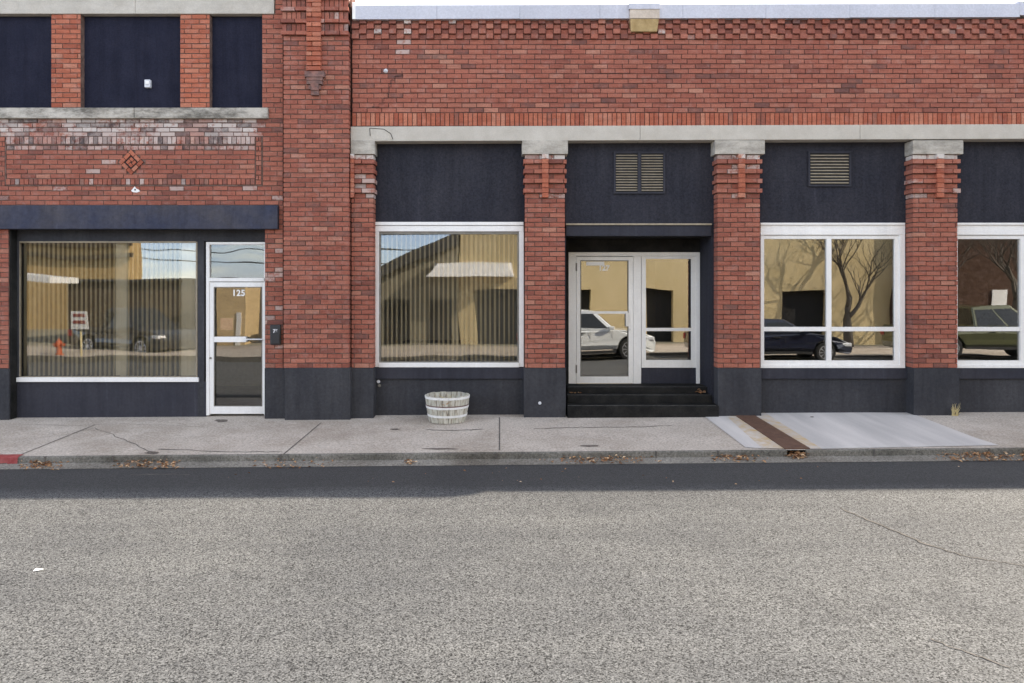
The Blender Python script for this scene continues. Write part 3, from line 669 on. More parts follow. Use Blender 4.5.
# ================================================================== BUILDING: TWO STOREY (left)
hall = empty('two_storey_brick_building', (X(140), 2.0, 0), 'two storey red brick building with blocked navy upper windows beside the shop', 'building')
cl = 4.87 / PPM
XL0 = -12.5
b = MB(); bo = MB(); mor = MB()
VTOP = -215
def whz(x, z):
    v = HOR - (z - CAMZ) * PPM
    if v > 149 and not (184 < v < 190): return .5 if random.random() < .012 else 0
    if 184 < v < 190: return .5 if random.random() < .22 else 0
    u = x * PPM + VPX
    pr = .95 if v < 133 else (.72 if v < 144 else .62)
    if 178 < u < 207 or 35 < u < 62 : pr *= .45
    if u > 250: pr *= .6
    if u > 262: return 0
    return pr * random.uniform(.75, 1)
def stz(x, z):
    v = HOR - (z - CAMZ) * PPM
    return random.uniform(.4,1) if (v < 150 and random.random() < .32) else (.35 if random.random() < .08 else 0)
PR = 255.0; PL = 6.0
# courses between the sill and the panel frame
lay(b, XL0, X(283), Z(136.5), Z(118.4), 0, cl, wf=whz, sf=stz)
lay(b, X(PL), X(PR), Z(144.3), Z(136.5), -.008, cl, kind='soldier', wf=whz, sf=stz)
lay(b, X(PL), X(PR), Z(150), Z(145.4), 0, cl, .1107, wf=whz, sf=stz)
dc = (X(131.3), Z(162.3)); dr_ = 13.3 / PPM
class Dia:                                             # courses stop at the diamond
    pass
tmp = MB(); lay(tmp, X(PL), X(PR), Z(178.6), Z(150), 0, cl, wf=whz, sf=stz)
for i in range(0, len(tmp.f), 5):
    vsx = [tmp.v[k] for k in range(tmp.f[i][0], tmp.f[i][0] + 8)]
    x0_, x1_ = vsx[0][0], vsx[1][0]; z0_, z1_ = vsx[0][2], vsx[4][2]; zc = (z0_+z1_)/2
    hw = dr_ - abs(zc - dc[1]) + .012
    segs = [(x0_, x1_)]
    if hw > 0:
        segs = []
        if x0_ < dc[0] - hw: segs.append((x0_, min(x1_, dc[0]-hw)))
        if x1_ > dc[0] + hw: segs.append((max(x0_, dc[0]+hw), x1_))
    for a, c in segs:
        if c - a > .015: b.box(a, c, vsx[0][1], vsx[2][1], z0_, z1_, tmp.a[i], tmp.b[i], tmp.c[i], back=False)
lay(b, X(PL), X(PR), Z(184.9), Z(178.7), -.008, cl, kind='soldier', sf=lambda x, z: .5 if random.random() < .2 else 0, wf=lambda x, z: .6 if random.random() < .15 else 0)
lay(b, XL0, X(283), Z(205.2), Z(186), 0, cl, wf=whz, sf=stz)
lay(b, X(255.8), X(261.5), Z(184.9), Z(136.7), -.006, cl, .0864, wf=None)
lay(b, X(262.6), X(283), Z(185.8), Z(136.5), 0, cl)
lay(b, XL0, X(PL-1), Z(185.8), Z(136.5), 0, cl, sf=stz)
# piers of the upper storey and wall over the stone head
for a, c in ((-115, -46), (51, 80.8), (180, 209.8), (262, 283)):
    q = MB() if c < 250 and a > 0 else b
    lay(q, X(a), X(c), Z(107.6), Z(14.2), 0, cl, off=.2, depth=.18)
    if q is not b: q.build('upper_pier', M['brick_orange'], hall)
lay(b, XL0, X(-115), Z(107.6), Z(14.2), 0, cl)
lay(b, X(268), X(283), Z(118.4), Z(107.6), 0, cl)
lay(b, X(275), X(283), Z(14.2), Z(VTOP), 0, cl)
lay(b, XL0, X(275), Z(-12), Z(VTOP), 0, cl)
# walls beside the shopfront
lay(b, X(264.6), X(283), Z(368), Z(229.2), 0, cl, off=.3, depth=.24, sf=lambda x, z: .4 if random.random() < .12 else 0, wf=lambda x, z: .5 if random.random() < .08 else 0)
lay(b, X(277.6), X(283), Z(229.2), Z(205.2), 0, cl)
lay(b, X(-62), X(8.6), Z(368.7), Z(229.2), 0, cl, off=.2, depth=.24)
lay(b, XL0, X(-150), Z(368.7), Z(205), 0, cl)
hw_ = b.build('wall', M['brick'], hall)
for a, c, v0_, v1_ in ((-320, 283, 118, 205.3), (262, 283, 14, 118), (-320, -46, 14, 118), (51, 80.6, 14, 118), (180, 209.6, 14, 118), (-320, 283, VTOP, -11), (275, 283, -12, 15), (264.8, 283, 205, 368), (-62, 8.4, 205, 368.6), (-320, -150, 205, 430)):
    mor.box(X(a), X(c), .009, .30, Z(v1_), Z(v0_))
mor.build('mortar_backing', M['mortar_pale'], hall)
dg = MB()                                              # groove lines of the panel frame
for a, c, v0_, v1_ in ((PL, 255.6, 144.3, 145.4), (PL-1, 262.4, 184.9, 186), (261.6, 262.5, 136.5, 185), (255.0, 255.7, 144, 179), (PL-1, PL, 140, 186)):
    dg.box(X(a), X(c), -.0015, .01, Z(v1_), Z(v0_))
dg.build('panel_groove', M['mortar_pale'], hall)
# diamond
di = MB()
def rbox(cx, cz, w_, h_, dx, dz, y):
    c45 = math.sqrt(.5)
    def tr(a, e): return (cx + (a - e) * c45, cz + (a + e) * c45)
    pts = [tr(dx - w_/2, dz - h_/2), tr(dx + w_/2, dz - h_/2), tr(dx + w_/2, dz + h_/2), tr(dx - w_/2, dz + h_/2)]
    yy = y + random.uniform(-.002,.002)
    di.quads([(p[0], yy, p[1]) for p in pts] + [(p[0], .05, p[1]) for p in pts], [(0,1,2,3),(0,4,5,1),(1,5,6,2),(2,6,7,3),(3,7,4,0)])
S_ = dr_ * math.sqrt(2) - .01; bw = .062; gp = .010
for k in range(4):
    e = S_/2 - bw/2
    for t in (-1, 1):
        l_ = (S_ - bw)/2 - gp; c_ = t*(S_-bw)/4
        if k == 0: rbox(*dc, l_, bw-gp, c_ - bw/2, e, -.014)
        if k == 1: rbox(*dc, l_, bw-gp, c_ + bw/2, -e, -.014)
        if k == 2: rbox(*dc, bw-gp, l_, e, c_ + bw/2, -.014)
        if k == 3: rbox(*dc, bw-gp, l_, -e, c_ - bw/2, -.014)
I_ = S_ - 2*bw - .028
for sx_, sz_, hor in ((-1,1,1),(1,1,0),(1,-1,1),(-1,-1,0)):
    rbox(*dc, (.58 if hor else .42)*I_ - gp, (.42 if hor else .58)*I_ - gp, sx_*I_*(.21 if hor else .29), sz_*I_*(.29 if hor else .21), -.006)
rbk = MB(); c45 = S_/2*math.sqrt(2)
rbk.face([(dc[0]-c45, .006, dc[1]), (dc[0], .006, dc[1]-c45), (dc[0]+c45, .006, dc[1]), (dc[0], .006, dc[1]+c45)]); rbk.build('diamond_bed', M['ventback'], hall)
di.build('diamond_ornament', M['brick_orange'], hall)
# upper openings, stone head and sill
for a, c in ((-46, 50.8), (83.4, 181), (212, 262)):
    bx_ = MB(); bx_.box(X(a-4,.1), X(c+3,.1), .10, .2, Z(110,.1), Z(12,.1)); bx_.build('blocked_window', M['navy_blue'], hall)
hs_ = MB()
for a, c in ((-320, -30), (-29.8, 135), (135.2, 274)): hs_.box(X(a,-.012), X(c,-.012), -.012, .3, Z(14), Z(-12), soot=.15)
hs_.build('stone_head', M['stone'], hall, bevel=.006)
for a, c, s_ in ((-320, -60, .8), (-59.7, 133.8, 1.0), (134.2, 267.6, 1.0)):
    si = MB(); si.box(X(a,-.06), X(c,-.06), -.06, .3, Z(118.2,-.06), Z(107.6,-.06), soot=s_); si.build('stone_sill', M['stone'], hall, bevel=.008)
# white anchor scar
wm = MB(); wpts = [(131.3,190.8),(133,188.7),(135,186.4),(136.2,188.4),(139.2,190),(140.2,191.4),(137,192.6),(133,192.2)]
wm.quads([(X(u),-.007,Z(v)) for u, v in wpts] + [(X(u),.0,Z(v)) for u, v in wpts], [tuple(range(8))[::-1]] + [(i,(i+1)%8,8+(i+1)%8,8+i) for i in range(8)])
wmo = wm.build('plaster_scar', M['white'], hall); wd = MB(); wd.tube([(X(135.4),-.012,Z(189.8)),(X(135.4),.0,Z(189.8))], .012, 8); wd.build('anchor_hole', M['ventback'], wmo)
# tall pilaster
YP = -.10
tp = MB(); tmb = MB(); strap = MB()
h = cl
x0, x1 = X(283.2, YP), X(349.2, YP)
lay(tp, x0, x1, Z(368, YP), Z(36, YP), YP, 4.85/PPM, depth=.12, sf=lambda x, z: (random.random() < .06)*.5)
vv = 36.0
while vv > VTOP:
    lay(tp, x0 - .03, x1 + .0, Z(vv, YP), Z(vv-4.6, YP), YP - .05, .07, depth=.15, wf=lambda x, z: .3 if random.random() < .2 else 0)
    lay(tp, x0 - .015, x1 - .01, Z(vv-4.6, YP), Z(vv-12, YP), YP - .008, .1, depth=.14, kind='soldier', sf=lambda x, z: .5 if random.random() < .35 else 0, wf=lambda x, z: .5 if random.random() < .1 else 0)
    vv -= 12
tpo = tp.build('pilaster', M['brick'], hall)
tk = MB(); tk.box(x0 + .016, x1 - .016, YP + .01, .05, Z(368, YP), Z(VTOP)); tk.build('mortar_backing', M['mortar_pale'], tpo)
ys = YP - .06; lay(strap, X(306, ys), X(321, ys), Z(70.5, ys), Z(VTOP), ys, 4.85/PPM, depth=.08, off=.1)
strap.build('strap', M['brick_orange'], tpo)
orn = MB()
for u0, u1, v0_, v1_, yy in ((304.5,324,71,76.6,-.19), (306.5,322.5,77,80,-.175), (306.5,311,80.4,84,-.165), (317.5,322,80.4,84,-.165), (310.5,318.5,80.4,90,-.17), (308.5,312,85,89,-.15),(317,320.5,85,89,-.15), (311,318.5,90.4,95,-.155)):
    orn.box(X(u0,yy), X(u1,yy), yy, YP+.02, Z(v1_,yy), Z(v0_,yy), None, .2, .8)
orn.build('corbel_ornament', M['brick'], tpo)
tb = MB(); tb.box(X(284.6,-.12), X(350.2,-.12), -.12, .05, -.25, Z(368,-.12)); tb.build('base', M['charcoal'], tpo, bevel=.008)
lb_ = MB(); lb_.box(X(264.5,-.015), X(285.5,-.015), -.015, .24, -.25, Z(368.1,-.015)); lb_.build('painted_base', M['charcoal'], hall, bevel=.006); lb_ = MB(); lb_.box(X(-62,-.015), X(8.8,-.015), -.015, .24, -.25, Z(368.9,-.015)); lb_.build('painted_base', M['charcoal'], hall, bevel=.006)
# beam over the shopfront
YB = -.09
be = MB(); be.box(X(-150,YB), X(277.4,YB), YB, .06, Z(228.9,YB), Z(205.2,YB)); be.build('beam', M['beam'], hall, bevel=.006)
YS = .17
hh = MB(); hh.box(X(-62,YS), X(268,YS), YS, YS+.14, Z(241.2,YS), Z(204,YS)); hh.box(X(-62,YS-.02),X(14.5,YS-.02),YS-.02,YS+.12,-.2,Z(241,YS-.02))
hh.box(X(197.6,YS-.02), X(204,YS-.02), YS-.02, YS+.12, -.2, Z(241.2,YS-.02)); hh.box(X(14.5,YS-.01), X(18.6,YS-.01), YS-.01, YS+.1, Z(378,YS), Z(241,YS))
hh.build('shopfront_surround', M['charcoal'], hall, bevel=.004)
rv = MB(); rv.box(X(8.9), X(8.9)+.02, .02, YS-.02, -.2, Z(229.2)); rv.build('jamb_lining', M['black'], hall)  # black sheet painting in the deep shade of the recess
bh = MB(); bh.box(X(14,YS-.015), X(206,YS-.015), YS-.015, YS+.12, -.25, Z(381.8,YS-.015)); bh.build('bulkhead', M['navy_smooth'], hall, bevel=.004)
wa = bars([fr(16,198.2,377.6,382,YS-.05,.12)], M['white'], 'window', hall)
bars([fr(18.2,19.4,241.8,377.6,YS+.005,.05), fr(195.8,197.4,241.8,377.6,YS+.005,.05), fr(19.4,195.8,240.8,242.8,YS+.005,.05), fr(19.4,195.8,376.6,377.6,YS+.005,.05)], M['vent'], 'inner_frame', wa, 0)
pane(wa, 19, 196.2, 242.4, 377.2, YS+.03, 'glass_old')
# door 125 with transom
df = bars([fr(206,209.2,242,415.5,YS-.01,.08), fr(209.2,266,242,244.6,YS-.01,.08), fr(209.2,266,277.9,281.6,YS-.01,.08), fr(264.0,267,244.6,415.5,YS-.01,.08)], M['white'], 'door_frame', hall)
pane(df, 209, 264.2, 244.4, 278.1, YS+.03, 'glass_top')
dd = bars([fr(209.5,213.8,282.2,414,YS,.045), fr(262.2,264.6,282.2,414,YS,.045), fr(213.8,262.2,282.2,286.9,YS,.045), fr(213.8,246,336.8,342.2,YS-.012,.05), fr(213.8,262.2,406.4,413.9,YS,.045)], M['white'], 'door', hall)
pane(dd, 213.6, 262.4, 286.7, 406.6, YS+.03, 'glass_old')
bars([fr(213.8,214.6,286.9,406.4,YS-.001,.01), fr(261.4,262.2,286.9,406.4,YS-.001,.01), fr(214.6,261.4,405.6,406.4,YS-.001,.01), fr(214.6,261.4,286.9,287.7,YS-.001,.01)], M['gasket'], 'glazing_bead', dd, 0)
pbz = MB(); pbz.tube([(X(246,YS-.04), YS-.04, Z(339.4,YS-.04)), (X(262.6,YS-.04), YS-.04, Z(339.4,YS-.04))], .011, 8); pbz.box(X(245,YS),X(247.4,YS),YS-.05,YS+.01,Z(341.6,YS),Z(337.4,YS)); pbz.build('push_bar', M['alu'], dd)
lk = MB(); lk.tube([(X(210.6,YS), YS-.014, Z(358,YS)), (X(210.6,YS), YS+.012, Z(358,YS))], .017, 12); lk.build('lock', M['gasket'], dd)
text('125', 238.6, 293.2, YS+.026, 6.2, 'house_number', M['white'], dd, sp_=1.05)
# notices on the door glass, inside
for (a, c, v0_, v1_) in ((220.5, 233, 318, 330),):
    q = MB(); q.box(X(a,YS+.04), X(c,YS+.04), YS+.038, YS+.041, Z(v1_,YS+.04), Z(v0_,YS+.04)); q.build('door_notice', pm('pink_notice', (.34,.20,.18), (.44,.30,.26), 60, .8, 10, 0), dd)
# shell behind
sh = MB(); sh.box(XL0-.3, XL0, 0, 5, -.3, Z(VTOP)); sh.box(XL0, X(283), 5, 5.3, -.3, Z(VTOP)); sh.box(X(283)-.3, X(283)-.02, .3, 5, Z(20), Z(VTOP)); sh.box(X(283)-.05, X(BX)-.02, .06, .34, Z(141), Z(VTOP)); sh.box(XL0, X(283)-.3, .3, 5, Z(VTOP)-.6, Z(VTOP)-.4); sh.box(X(283), X(BX), .3, 12.3, Z(30)-.3, Z(30)-.2); sh.box(X(268), X(350.5), .06, .30, -.3, Z(141))
sh.build('rear_wall', M['mortar'], hall)

# ---- rooms behind the glass
def room(x0, x1, y0, y1, z0, z1, parent, wm='interior'):
    b = MB(); v = [(x0,y0,z0),(x1,y0,z0),(x1,y1,z0),(x0,y1,z0),(x0,y0,z1),(x1,y0,z1),(x1,y1,z1),(x0,y1,z1)]
    b.quads(v, [(3,2,6,7),(0,3,7,4),(2,1,5,6),(4,7,6,5)]); o = b.build('room_wall', M[wm], parent)
    f = MB(); f.quads(v[:4], [(0,1,2,3)]); f.build('room_floor', M['intdark' if wm == 'interior' else 'walk'], o); return o
room(X(366), X(546), YR+.15, 3.4, .35, 3.3, shop, 'interior_pale')
room(X(546)+.02, X(740), YD+.12, 6.2, .36, 3.3, shop)
room(X(740)+.02, X(935), YR+.15, 6.2, .35, 3.3, shop)
room(X(935)+.02, X(1130), YR+.15, 6.2, .35, 3.3, shop)
room(X(-60), X(268), YS+.15, 3.2, .02, 3.0, hall)

# ================================================================== VERTICAL BLINDS
def blind(u0, u1, v0, v1, y, ang, label, group='vertical blinds behind the glass'):
    root = empty('vertical_blind', (X((u0+u1)/2,y), y, Z(v0,y)), label, 'blind', None)
    hr = MB(); hr.box(X(u0,y), X(u1,y), y-.02, y+.02, Z(v0+1.5,y), Z(v0,y)); hr.build('head_rail', M['blind'], root)
    s = MB(); x = X(u0,y) + .03; i = 0
    while x < X(u1,y) - .02:
        a = R(ang((x - X(u0,y)) / (X(u1,y) - X(u0,y))) + random.uniform(-4,4)); hw = .0445
        z0_, z1_ = Z(v1,y) + random.uniform(0,.01), Z(v0+1.5,y); n = 3; row = []
        sw = random.uniform(-.006,.006)
        for k in range(n+1):
            t = (k/n - .5) * 2
            cx = x + math.cos(a)*hw*t - math.sin(a)*.006*(1-t*t); cy = y + math.sin(a)*hw*t + math.cos(a)*.006*(1-t*t)
            row.append((cx, cy))
        for k in range(n):
            s.face([(row[k][0]+sw, row[k][1], z0_), (row[k+1][0]+sw, row[k+1][1], z0_), (row[k+1][0], row[k+1][1], z1_), (row[k][0], row[k][1], z1_)])
        x += .0725; i += 1
    s.build('slats', M['blind'], root, smooth=True); return root
def ang1(t):
    if t > .91: return 22
    if .555 < t < .6: return 35
    if .70 < t: return 93
    return 101
blind(19, 196, 241.5, 376, YS+.085, ang1, 'cream vertical blind with wide closed slats at one end, behind the glass beside door 125')
blind(381, 518, 233, 361.5, YR+.095, lambda t: 75 - 6*(t-.5) + 4*math.sin(t*7), 'cream vertical blind behind the white window above the barrel')
# desk things seen at the foot of the blind
dk = empty('office_desk', (X(450), 1.3, .36), 'dark office desk standing inside behind the blind above the barrel', 'desk')
q = MB(); q.box(X(392), X(470), 1.0, 1.6, .98, 1.02); q.build('desk_top', M['intdark'], dk)
for a in (395, 465): q = MB(); q.box(X(a), X(a)+.04, 1.02, 1.58, .36, .98); q.build('leg', M['intdark'], dk)

# ================================================================== SMALL THINGS
kx_ = empty('key_box', (X(275), -.02, Z(345)), 'black plastic key box with white marks on the brick beside door 125', 'key box')
q = MB(); q.box(X(269.8,-.05), X(280.6,-.05), -.05, 0, Z(345,-.05), Z(325,-.05)); ko = q.build('case', M['plastic_black'], kx_, bevel=.012)
q = MB(); q.box(X(271,-.058), X(279.4,-.058), -.06, -.05, Z(343.6,-.058), Z(334,-.058)); q.build('lid', M['plastic_black'], kx_, bevel=.006)
t1 = text('76', 275.4, 331.2, -.052, 3.4, 'marking', M['grey_box'], ko)
ps = empty('electrical_box', (X(147), .1, Z(88)), 'small grey electrical box fixed on the middle blocked navy window', 'electrical box')
q = MB(); q.box(X(144.2,.04), X(150,.04), .04, .1, Z(87.4,.04), Z(79.4,.04)); q.build('case', M['grey_box'], ps, bevel=.01)
q = MB(); q.box(X(145.4,.03), X(148.8,.03), .03, .04, Z(84,.03), Z(81,.03)); q.build('cover', M['offwhite'], ps, bevel=.004)

# ---- half barrel planter
BXc, BYc = X(447.2, -.25), -.22
bz = walk_z(BXc, BYc)
barrel = empty('barrel_planter', (BXc, BYc, bz), 'weathered whitewashed half barrel planter standing below the blinded window', 'planter')
def barrel_mat():
    m, nt, p = newmat('weathered_whitewash'); co = objco(nt)
    mp = nt.nodes.new("ShaderNodeMapping"); mp.inputs['Scale'].default_value = (1,1,.22); nt.links.new(co, mp.inputs[0])
    n = noise(nt, 26, 5, .7, mp.outputs[0]); base = ramp(nt, n.outputs[0], [(.34, (.22,.18,.14)), (.48, (.46,.43,.36)), (.7, (.62,.60,.54))]).outputs[0]
    base = mixc(nt, .5, base, ramp(nt, attr(nt, 'rnd'), [(0, (.72,.70,.66)), (1, (1.1,1.1,1.08))]).outputs[0], 'MULTIPLY')
    n2 = noise(nt, 7, 4, .6, co); base = mixc(nt, mth(nt, 'MULTIPLY', ramp(nt, n2.outputs[0], [(.55, 0), (.68, 1)]).outputs[0], .5), base, (.42,.44,.34))
    nt.links.new(base, p.inputs['Base Color']); p.inputs['Roughness'].default_value = .85
    bp = nt.nodes.new("ShaderNodeBump"); bp.inputs['Strength'].default_value = .5; bp.inputs['Distance'].default_value = .004
    nt.links.new(n.outputs[0], bp.inputs['Height']); nt.links.new(bp.outputs[0], p.inputs['Normal']); return m
M['barrel'] = barrel_mat()
def brad(t): return .268 + .052 * t - .012*(t*t)*0 + .012*math.sin(t*2.4)       # bottom .27 -> top .325
HB = .39
sv = MB(); NS = 22
for k in range(NS):
    a0, a1 = 2*math.pi*(k+.04)/NS, 2*math.pi*(k+.96)/NS; top = HB + random.uniform(-.012, .006); rr = random.random(); ro = random.uniform(-.003,.003)
    vs_ = []; L = 7
    for i in range(L):
        t = i/(L-1); z = top*t; r = brad(t) + ro
        for rad in (r, r-.028):
            for a in (a0, (a0+a1)/2, a1): vs_.append((BXc + rad*math.cos(a), BYc + rad*math.sin(a), bz + z))
    fs_ = []
    for i in range(L-1):
        o = i*6; p_ = o+6
        fs_ += [(o,o+1,p_+1,p_),(o+1,o+2,p_+2,p_+1),(o+4,o+3,p_+3,p_+4),(o+5,o+4,p_+4,p_+5),(o+3,o,p_,p_+3),(o+2,o+5,p_+5,p_+2)]
    o = (L-1)*6; fs_ += [(o,o+1,o+4,o+3),(o+1,o+2,o+5,o+4)]
    sv.quads(vs_, fs_, rr)
sv.build('tub', M['barrel'], barrel)
def hoop(z0_, z1_, m, name='hoop', pr=.004):
    h_ = MB(); n = 48; vs_ = []
    for k in range(n):
        a = 2*math.pi*k/n
        for z, e in ((z0_, pr-.006), (z0_, pr), (z1_, pr), (z1_, pr-.006)):
            r = brad(z/HB) + e + .001; vs_.append((BXc + r*math.cos(a), BYc + r*math.sin(a), bz + z))
    fs_ = []
    for k in range(n):
        o, p_ = k*4, ((k+1) % n)*4
        for j in range(3): fs_.append((o+j, p_+j, p_+j+1, o+j+1))
    h_.quads(vs_, fs_, .5); return h_.build(name, m, barrel)
M['hoop'] = pm('whitewashed_hoop', (.66,.65,.63), (.80,.79,.77), 14, .6, 60, .2)
hoop(.348, .382, M['hoop'], pr=.005); hoop(.207, .240, M['hoop'], pr=.006); hoop(.085, .118, M['hoop'], pr=.006)
M['rusthoop'] = pm('rusted_hoop', (.10,.06,.06), (.20,.12,.10), 18, .8, 60, .4)
hoop(.240, .256, M['rusthoop'], pr=.004)
so_ = MB(); so_.lathe([(.0,.30),(.15,.305),(.275,.295)], (BXc,BYc,bz), 24); so_.build('soil', M['soil'], barrel)
tw = MB()
for k in range(14):
    a = random.uniform(0, 6.28); r = random.uniform(0,.16); x, y = BXc + r*math.cos(a), BYc + r*math.sin(a)
    tw.tube([(BXc,BYc,bz+.29),(x+random.uniform(-.05,.05), y+random.uniform(-.05,.05), bz+.33),(x+random.uniform(-.09,.09), y+random.uniform(-.08,.08), bz+random.uniform(.35,.40))], [.004,.003,.0015], 5)
tw.build('withered_stems', M['straw'], barrel)
lf = MB()
for k in range(9):
    a = R(-90 + random.uniform(-9, 9)); z = bz + .285 + random.uniform(0,.05); r = brad(.7) + .012
    c = Vector((BXc + r*math.cos(a), BYc + r*math.sin(a), z)); s = .02
    lf.face([c + Vector((random.uniform(-s,s), random.uniform(-.012,.004), random.uniform(-s,s))) for _ in range(3)])
lf.build('withered_leaves', M['leaf'], barrel)

# ---- leaves
def leaves(uvr, n, label, f, zf, size=.026, lift=.004, name='dry_leaves', pts=None):
    b = MB()
    for k in range(n):
        if pts: cx, cy, cz = pts()
        else:
            u = random.triangular(uvr[0], uvr[1]); v = random.uniform(uvr[2], uvr[3]); p = f(u, v); cx, cy = p[0], p[1]; cz = zf(cx, cy) + lift + random.uniform(0, .03)
        s = size * random.uniform(.5, 1.2); a = random.uniform(0, 6.28); t = Vector((math.cos(a), math.sin(a), random.uniform(-.4,.4))) * s
        n_ = Vector((-math.sin(a), math.cos(a), random.uniform(-.5,.5))) * s * .5
        c = Vector((cx, cy, cz)); up = Vector((0,0,s*.35)); r = random.random()
        pts_ = [c - t, c + n_ + up, c + t, c - n_ + up]
        b.quads(pts_ + [c], [(0,4,1),(4,2,1),(0,3,4),(4,3,2)], r)
    o = b.build(name, M['leaf']); tag(o, label, 'leaves', 'dry leaves lying in the gutter' if 'gutter' in label else None, 'stuff'); return o
gz = lambda x, y: road_z(x, kerb_y(x) - .18) + .005 + (y - kerb_y(x) + .18) * .17
def gut_f(u, v): return on_plane(u, v, .03, ROADC + .004)
leaves((14,70,464,470), 110, 'small drift of brown leaves in the gutter by the red kerb paint', gut_f, gz)
leaves((108,184,461.5,469), 230, 'largest brown leaf drift in the gutter, in front of the striped window', gut_f, gz)
leaves((240,335,462,468.5), 60, 'sparse brown leaves in the gutter below the tall brick pilaster', gut_f, gz, .026)
leaves((398,418,463,466), 22, 'tiny clump of brown leaves in the gutter before the barrel', gut_f, gz)
leaves((540,665,458.5,464), 190, 'thin drift of brown leaves in the gutter before the black steps', gut_f, gz, .026)
leaves((705,770,457.5,463), 110, 'brown leaves in the gutter just left of the drain mouth', gut_f, gz, .028)
leaves((930,1040,455,461.5), 260, 'long brown leaf drift in the gutter right of the pale slabs', gut_f, gz, .026)
leaves(None, 120, 'brown leaves packed in the kerb mouth under the rusty steel plate', None, None, .03, pts=lambda: (random.triangular(GX0-.03, GX1+.03), kerb_y(GX0) + random.triangular(-.10,.12,-.01), walk_z(GX0,-2.1) - .082 + random.triangular(0,.06,0)))
leaves(None, 12, 'few brown leaves on the left end of the black steps', None, None, .026, pts=lambda: (X(random.uniform(571,586)), random.choice((.30,.10)), 0) if False else (X(random.uniform(571,585)), .36 + random.uniform(-.05,.04), zz_[1] + .012))
leaves(None, 22, 'small heap of brown leaves in the right corner of the steps', None, None, .032, pts=lambda: (X(random.uniform(702,711)), .36 + random.uniform(-.08,.05), zz_[1] + .012 + random.uniform(0,.05)))
leaves((0,1024,465,486), 34, 'scattered brown leaf scraps on the shaded asphalt', road, road_z, .016)
# dry weed
wd = MB(); wx, wy = X(954.5,-.05), -.06
for k in range(26):
    a = random.uniform(0, 6.28); h_ = random.uniform(.06,.2); x = wx + random.uniform(-.045,.045)
    wd.tube([(x, wy, walk_z(x,wy)), (x + .02*math.cos(a), wy - abs(.02*math.sin(a)), walk_z(x,wy) + h_*.6), (x + .05*math.cos(a), wy - abs(.04*math.sin(a)), walk_z(x,wy) + h_)], [.0045,.0035,.001], 4)
tag(wd.build('dry_weed', M['straw']), 'tuft of dry straw coloured weed at the foot of a painted brick pier', 'weed')
# litter
for u, v, s, lab in ((38.5,571,.035,'white paper scrap on the road at its left side'),):
    p = road(u, v); q = MB(); c = Vector((p[0], p[1], road_z(p[0],p[1]) + .005))
    q.quads([c + Vector((-s,-s*.5,0)), c + Vector((s,-s*.2,.008)), c + Vector((s*.9,s*.6,.004)), c + Vector((-s*.8,s*.4,.012))], [(0,1,2,3)]); tag(q.build('paper_scrap', M['white']), lab, 'paper scrap')

# ================================================================== ACROSS THE STREET (seen in the glass)
YO = -19.0; GZ = -.45
def refl(u, v, Y=19.0, my=.2):
    """place at street depth -Y that a pane at depth my mirrors to pixel u,v"""
    dist = DIST + 2*my + Y; return (u - VPX) * dist / (PPM*DIST), CAMZ - (v - HOR) * dist / (PPM*DIST)
M['yellow'] = pm('yellow_stucco', (.56,.44,.24), (.64,.51,.30), 1.2, .9, 50, .3)
M['tanbrick'] = brick_mat('tan_brick', [(0, (.46,.31,.14)), (.5, (.58,.41,.20)), (1, (.68,.50,.27))])
M['greystucco'] = pm('taupe_stucco', (.20,.18,.13), (.26,.23,.17), 1.5, .9, 40, .2)
M['brown'] = pm('brown_siding', (.085,.065,.045), (.12,.09,.06), 2, .9, 40, .2)
M['darkroof'] = pm('dark_shingle', (.05,.05,.05), (.08,.08,.08), 9, .9, 50, .3)
def obox(m, name, parent, *a): q = MB(); q.box(*a); return q.build(name, m, parent)
def rx(u, Y=19.0, my=.2): return refl(u, 0, Y, my)[0]
def rz(v, Y=19.0, my=.2): return refl(0, v, Y, my)[1]
yb = empty('stucco_building', (7, -24, GZ), 'yellow stucco building across the street with dark garage openings', 'building')
ops = [(rx(476), rx(524)), (rx(566,19,.86), rx(592,19,.86)), (rx(647,19,.86), rx(674,19,.86)), (rx(783), rx(827))]
zo = 1.85
q = MB(); xa = rx(459); xb = rx(893)
prev = xa
for a, c in ops: q.box(prev, a, YO-.4, YO, GZ-.5, zo); prev = c
q.box(prev, xb, YO-.4, YO, GZ-.5, zo); q.box(xa, xb, YO-.4, YO, zo, 7.5); q.box(xa, xa+.3, -32, YO-.4, GZ-.5, 7.5); q.box(xb-.3, xb, -32, YO-.4, GZ-.5, 7.5); q.box(xa, xb, -32.3, -32, GZ-.5, 7.5)
q.build('wall', M['yellow'], yb)
obox(M['darkroof'], 'roof', yb, xa, xb, -32, YO-.4, 7.0, 7.2)
for a, c in ops: obox(M['ventback'], 'door', yb, a, c, YO-.45, YO-.4, GZ-.5, zo)
aw = MB(); xa_, xb_ = rx(428), rx(514); z0_, z1_ = rz(277), rz(263)
aw.quads([(xa_,YO+1.0,z0_),(xb_,YO+1.0,z0_),(xb_,YO+.02,z0_),(xa_,YO+.02,z0_),(xa_+.4,YO+.6,z1_),(xb_-.3,YO+.6,z1_-.1),(xb_-.1,YO+.02,z1_),(xa_+.2,YO+.02,z1_)], [(0,1,5,4),(1,2,6,5),(3,0,4,7),(0,3,2,1),(4,5,6,7)])
aw.build('awning', M['white'], yb)
gb = empty('gabled_building', (-5, -24, GZ), 'taupe building with a sloping dark roof edge across the street', 'building')
q = MB(); x0g, x1g = rx(300), xa - .05; zr = rz(238); zl = rz(280)
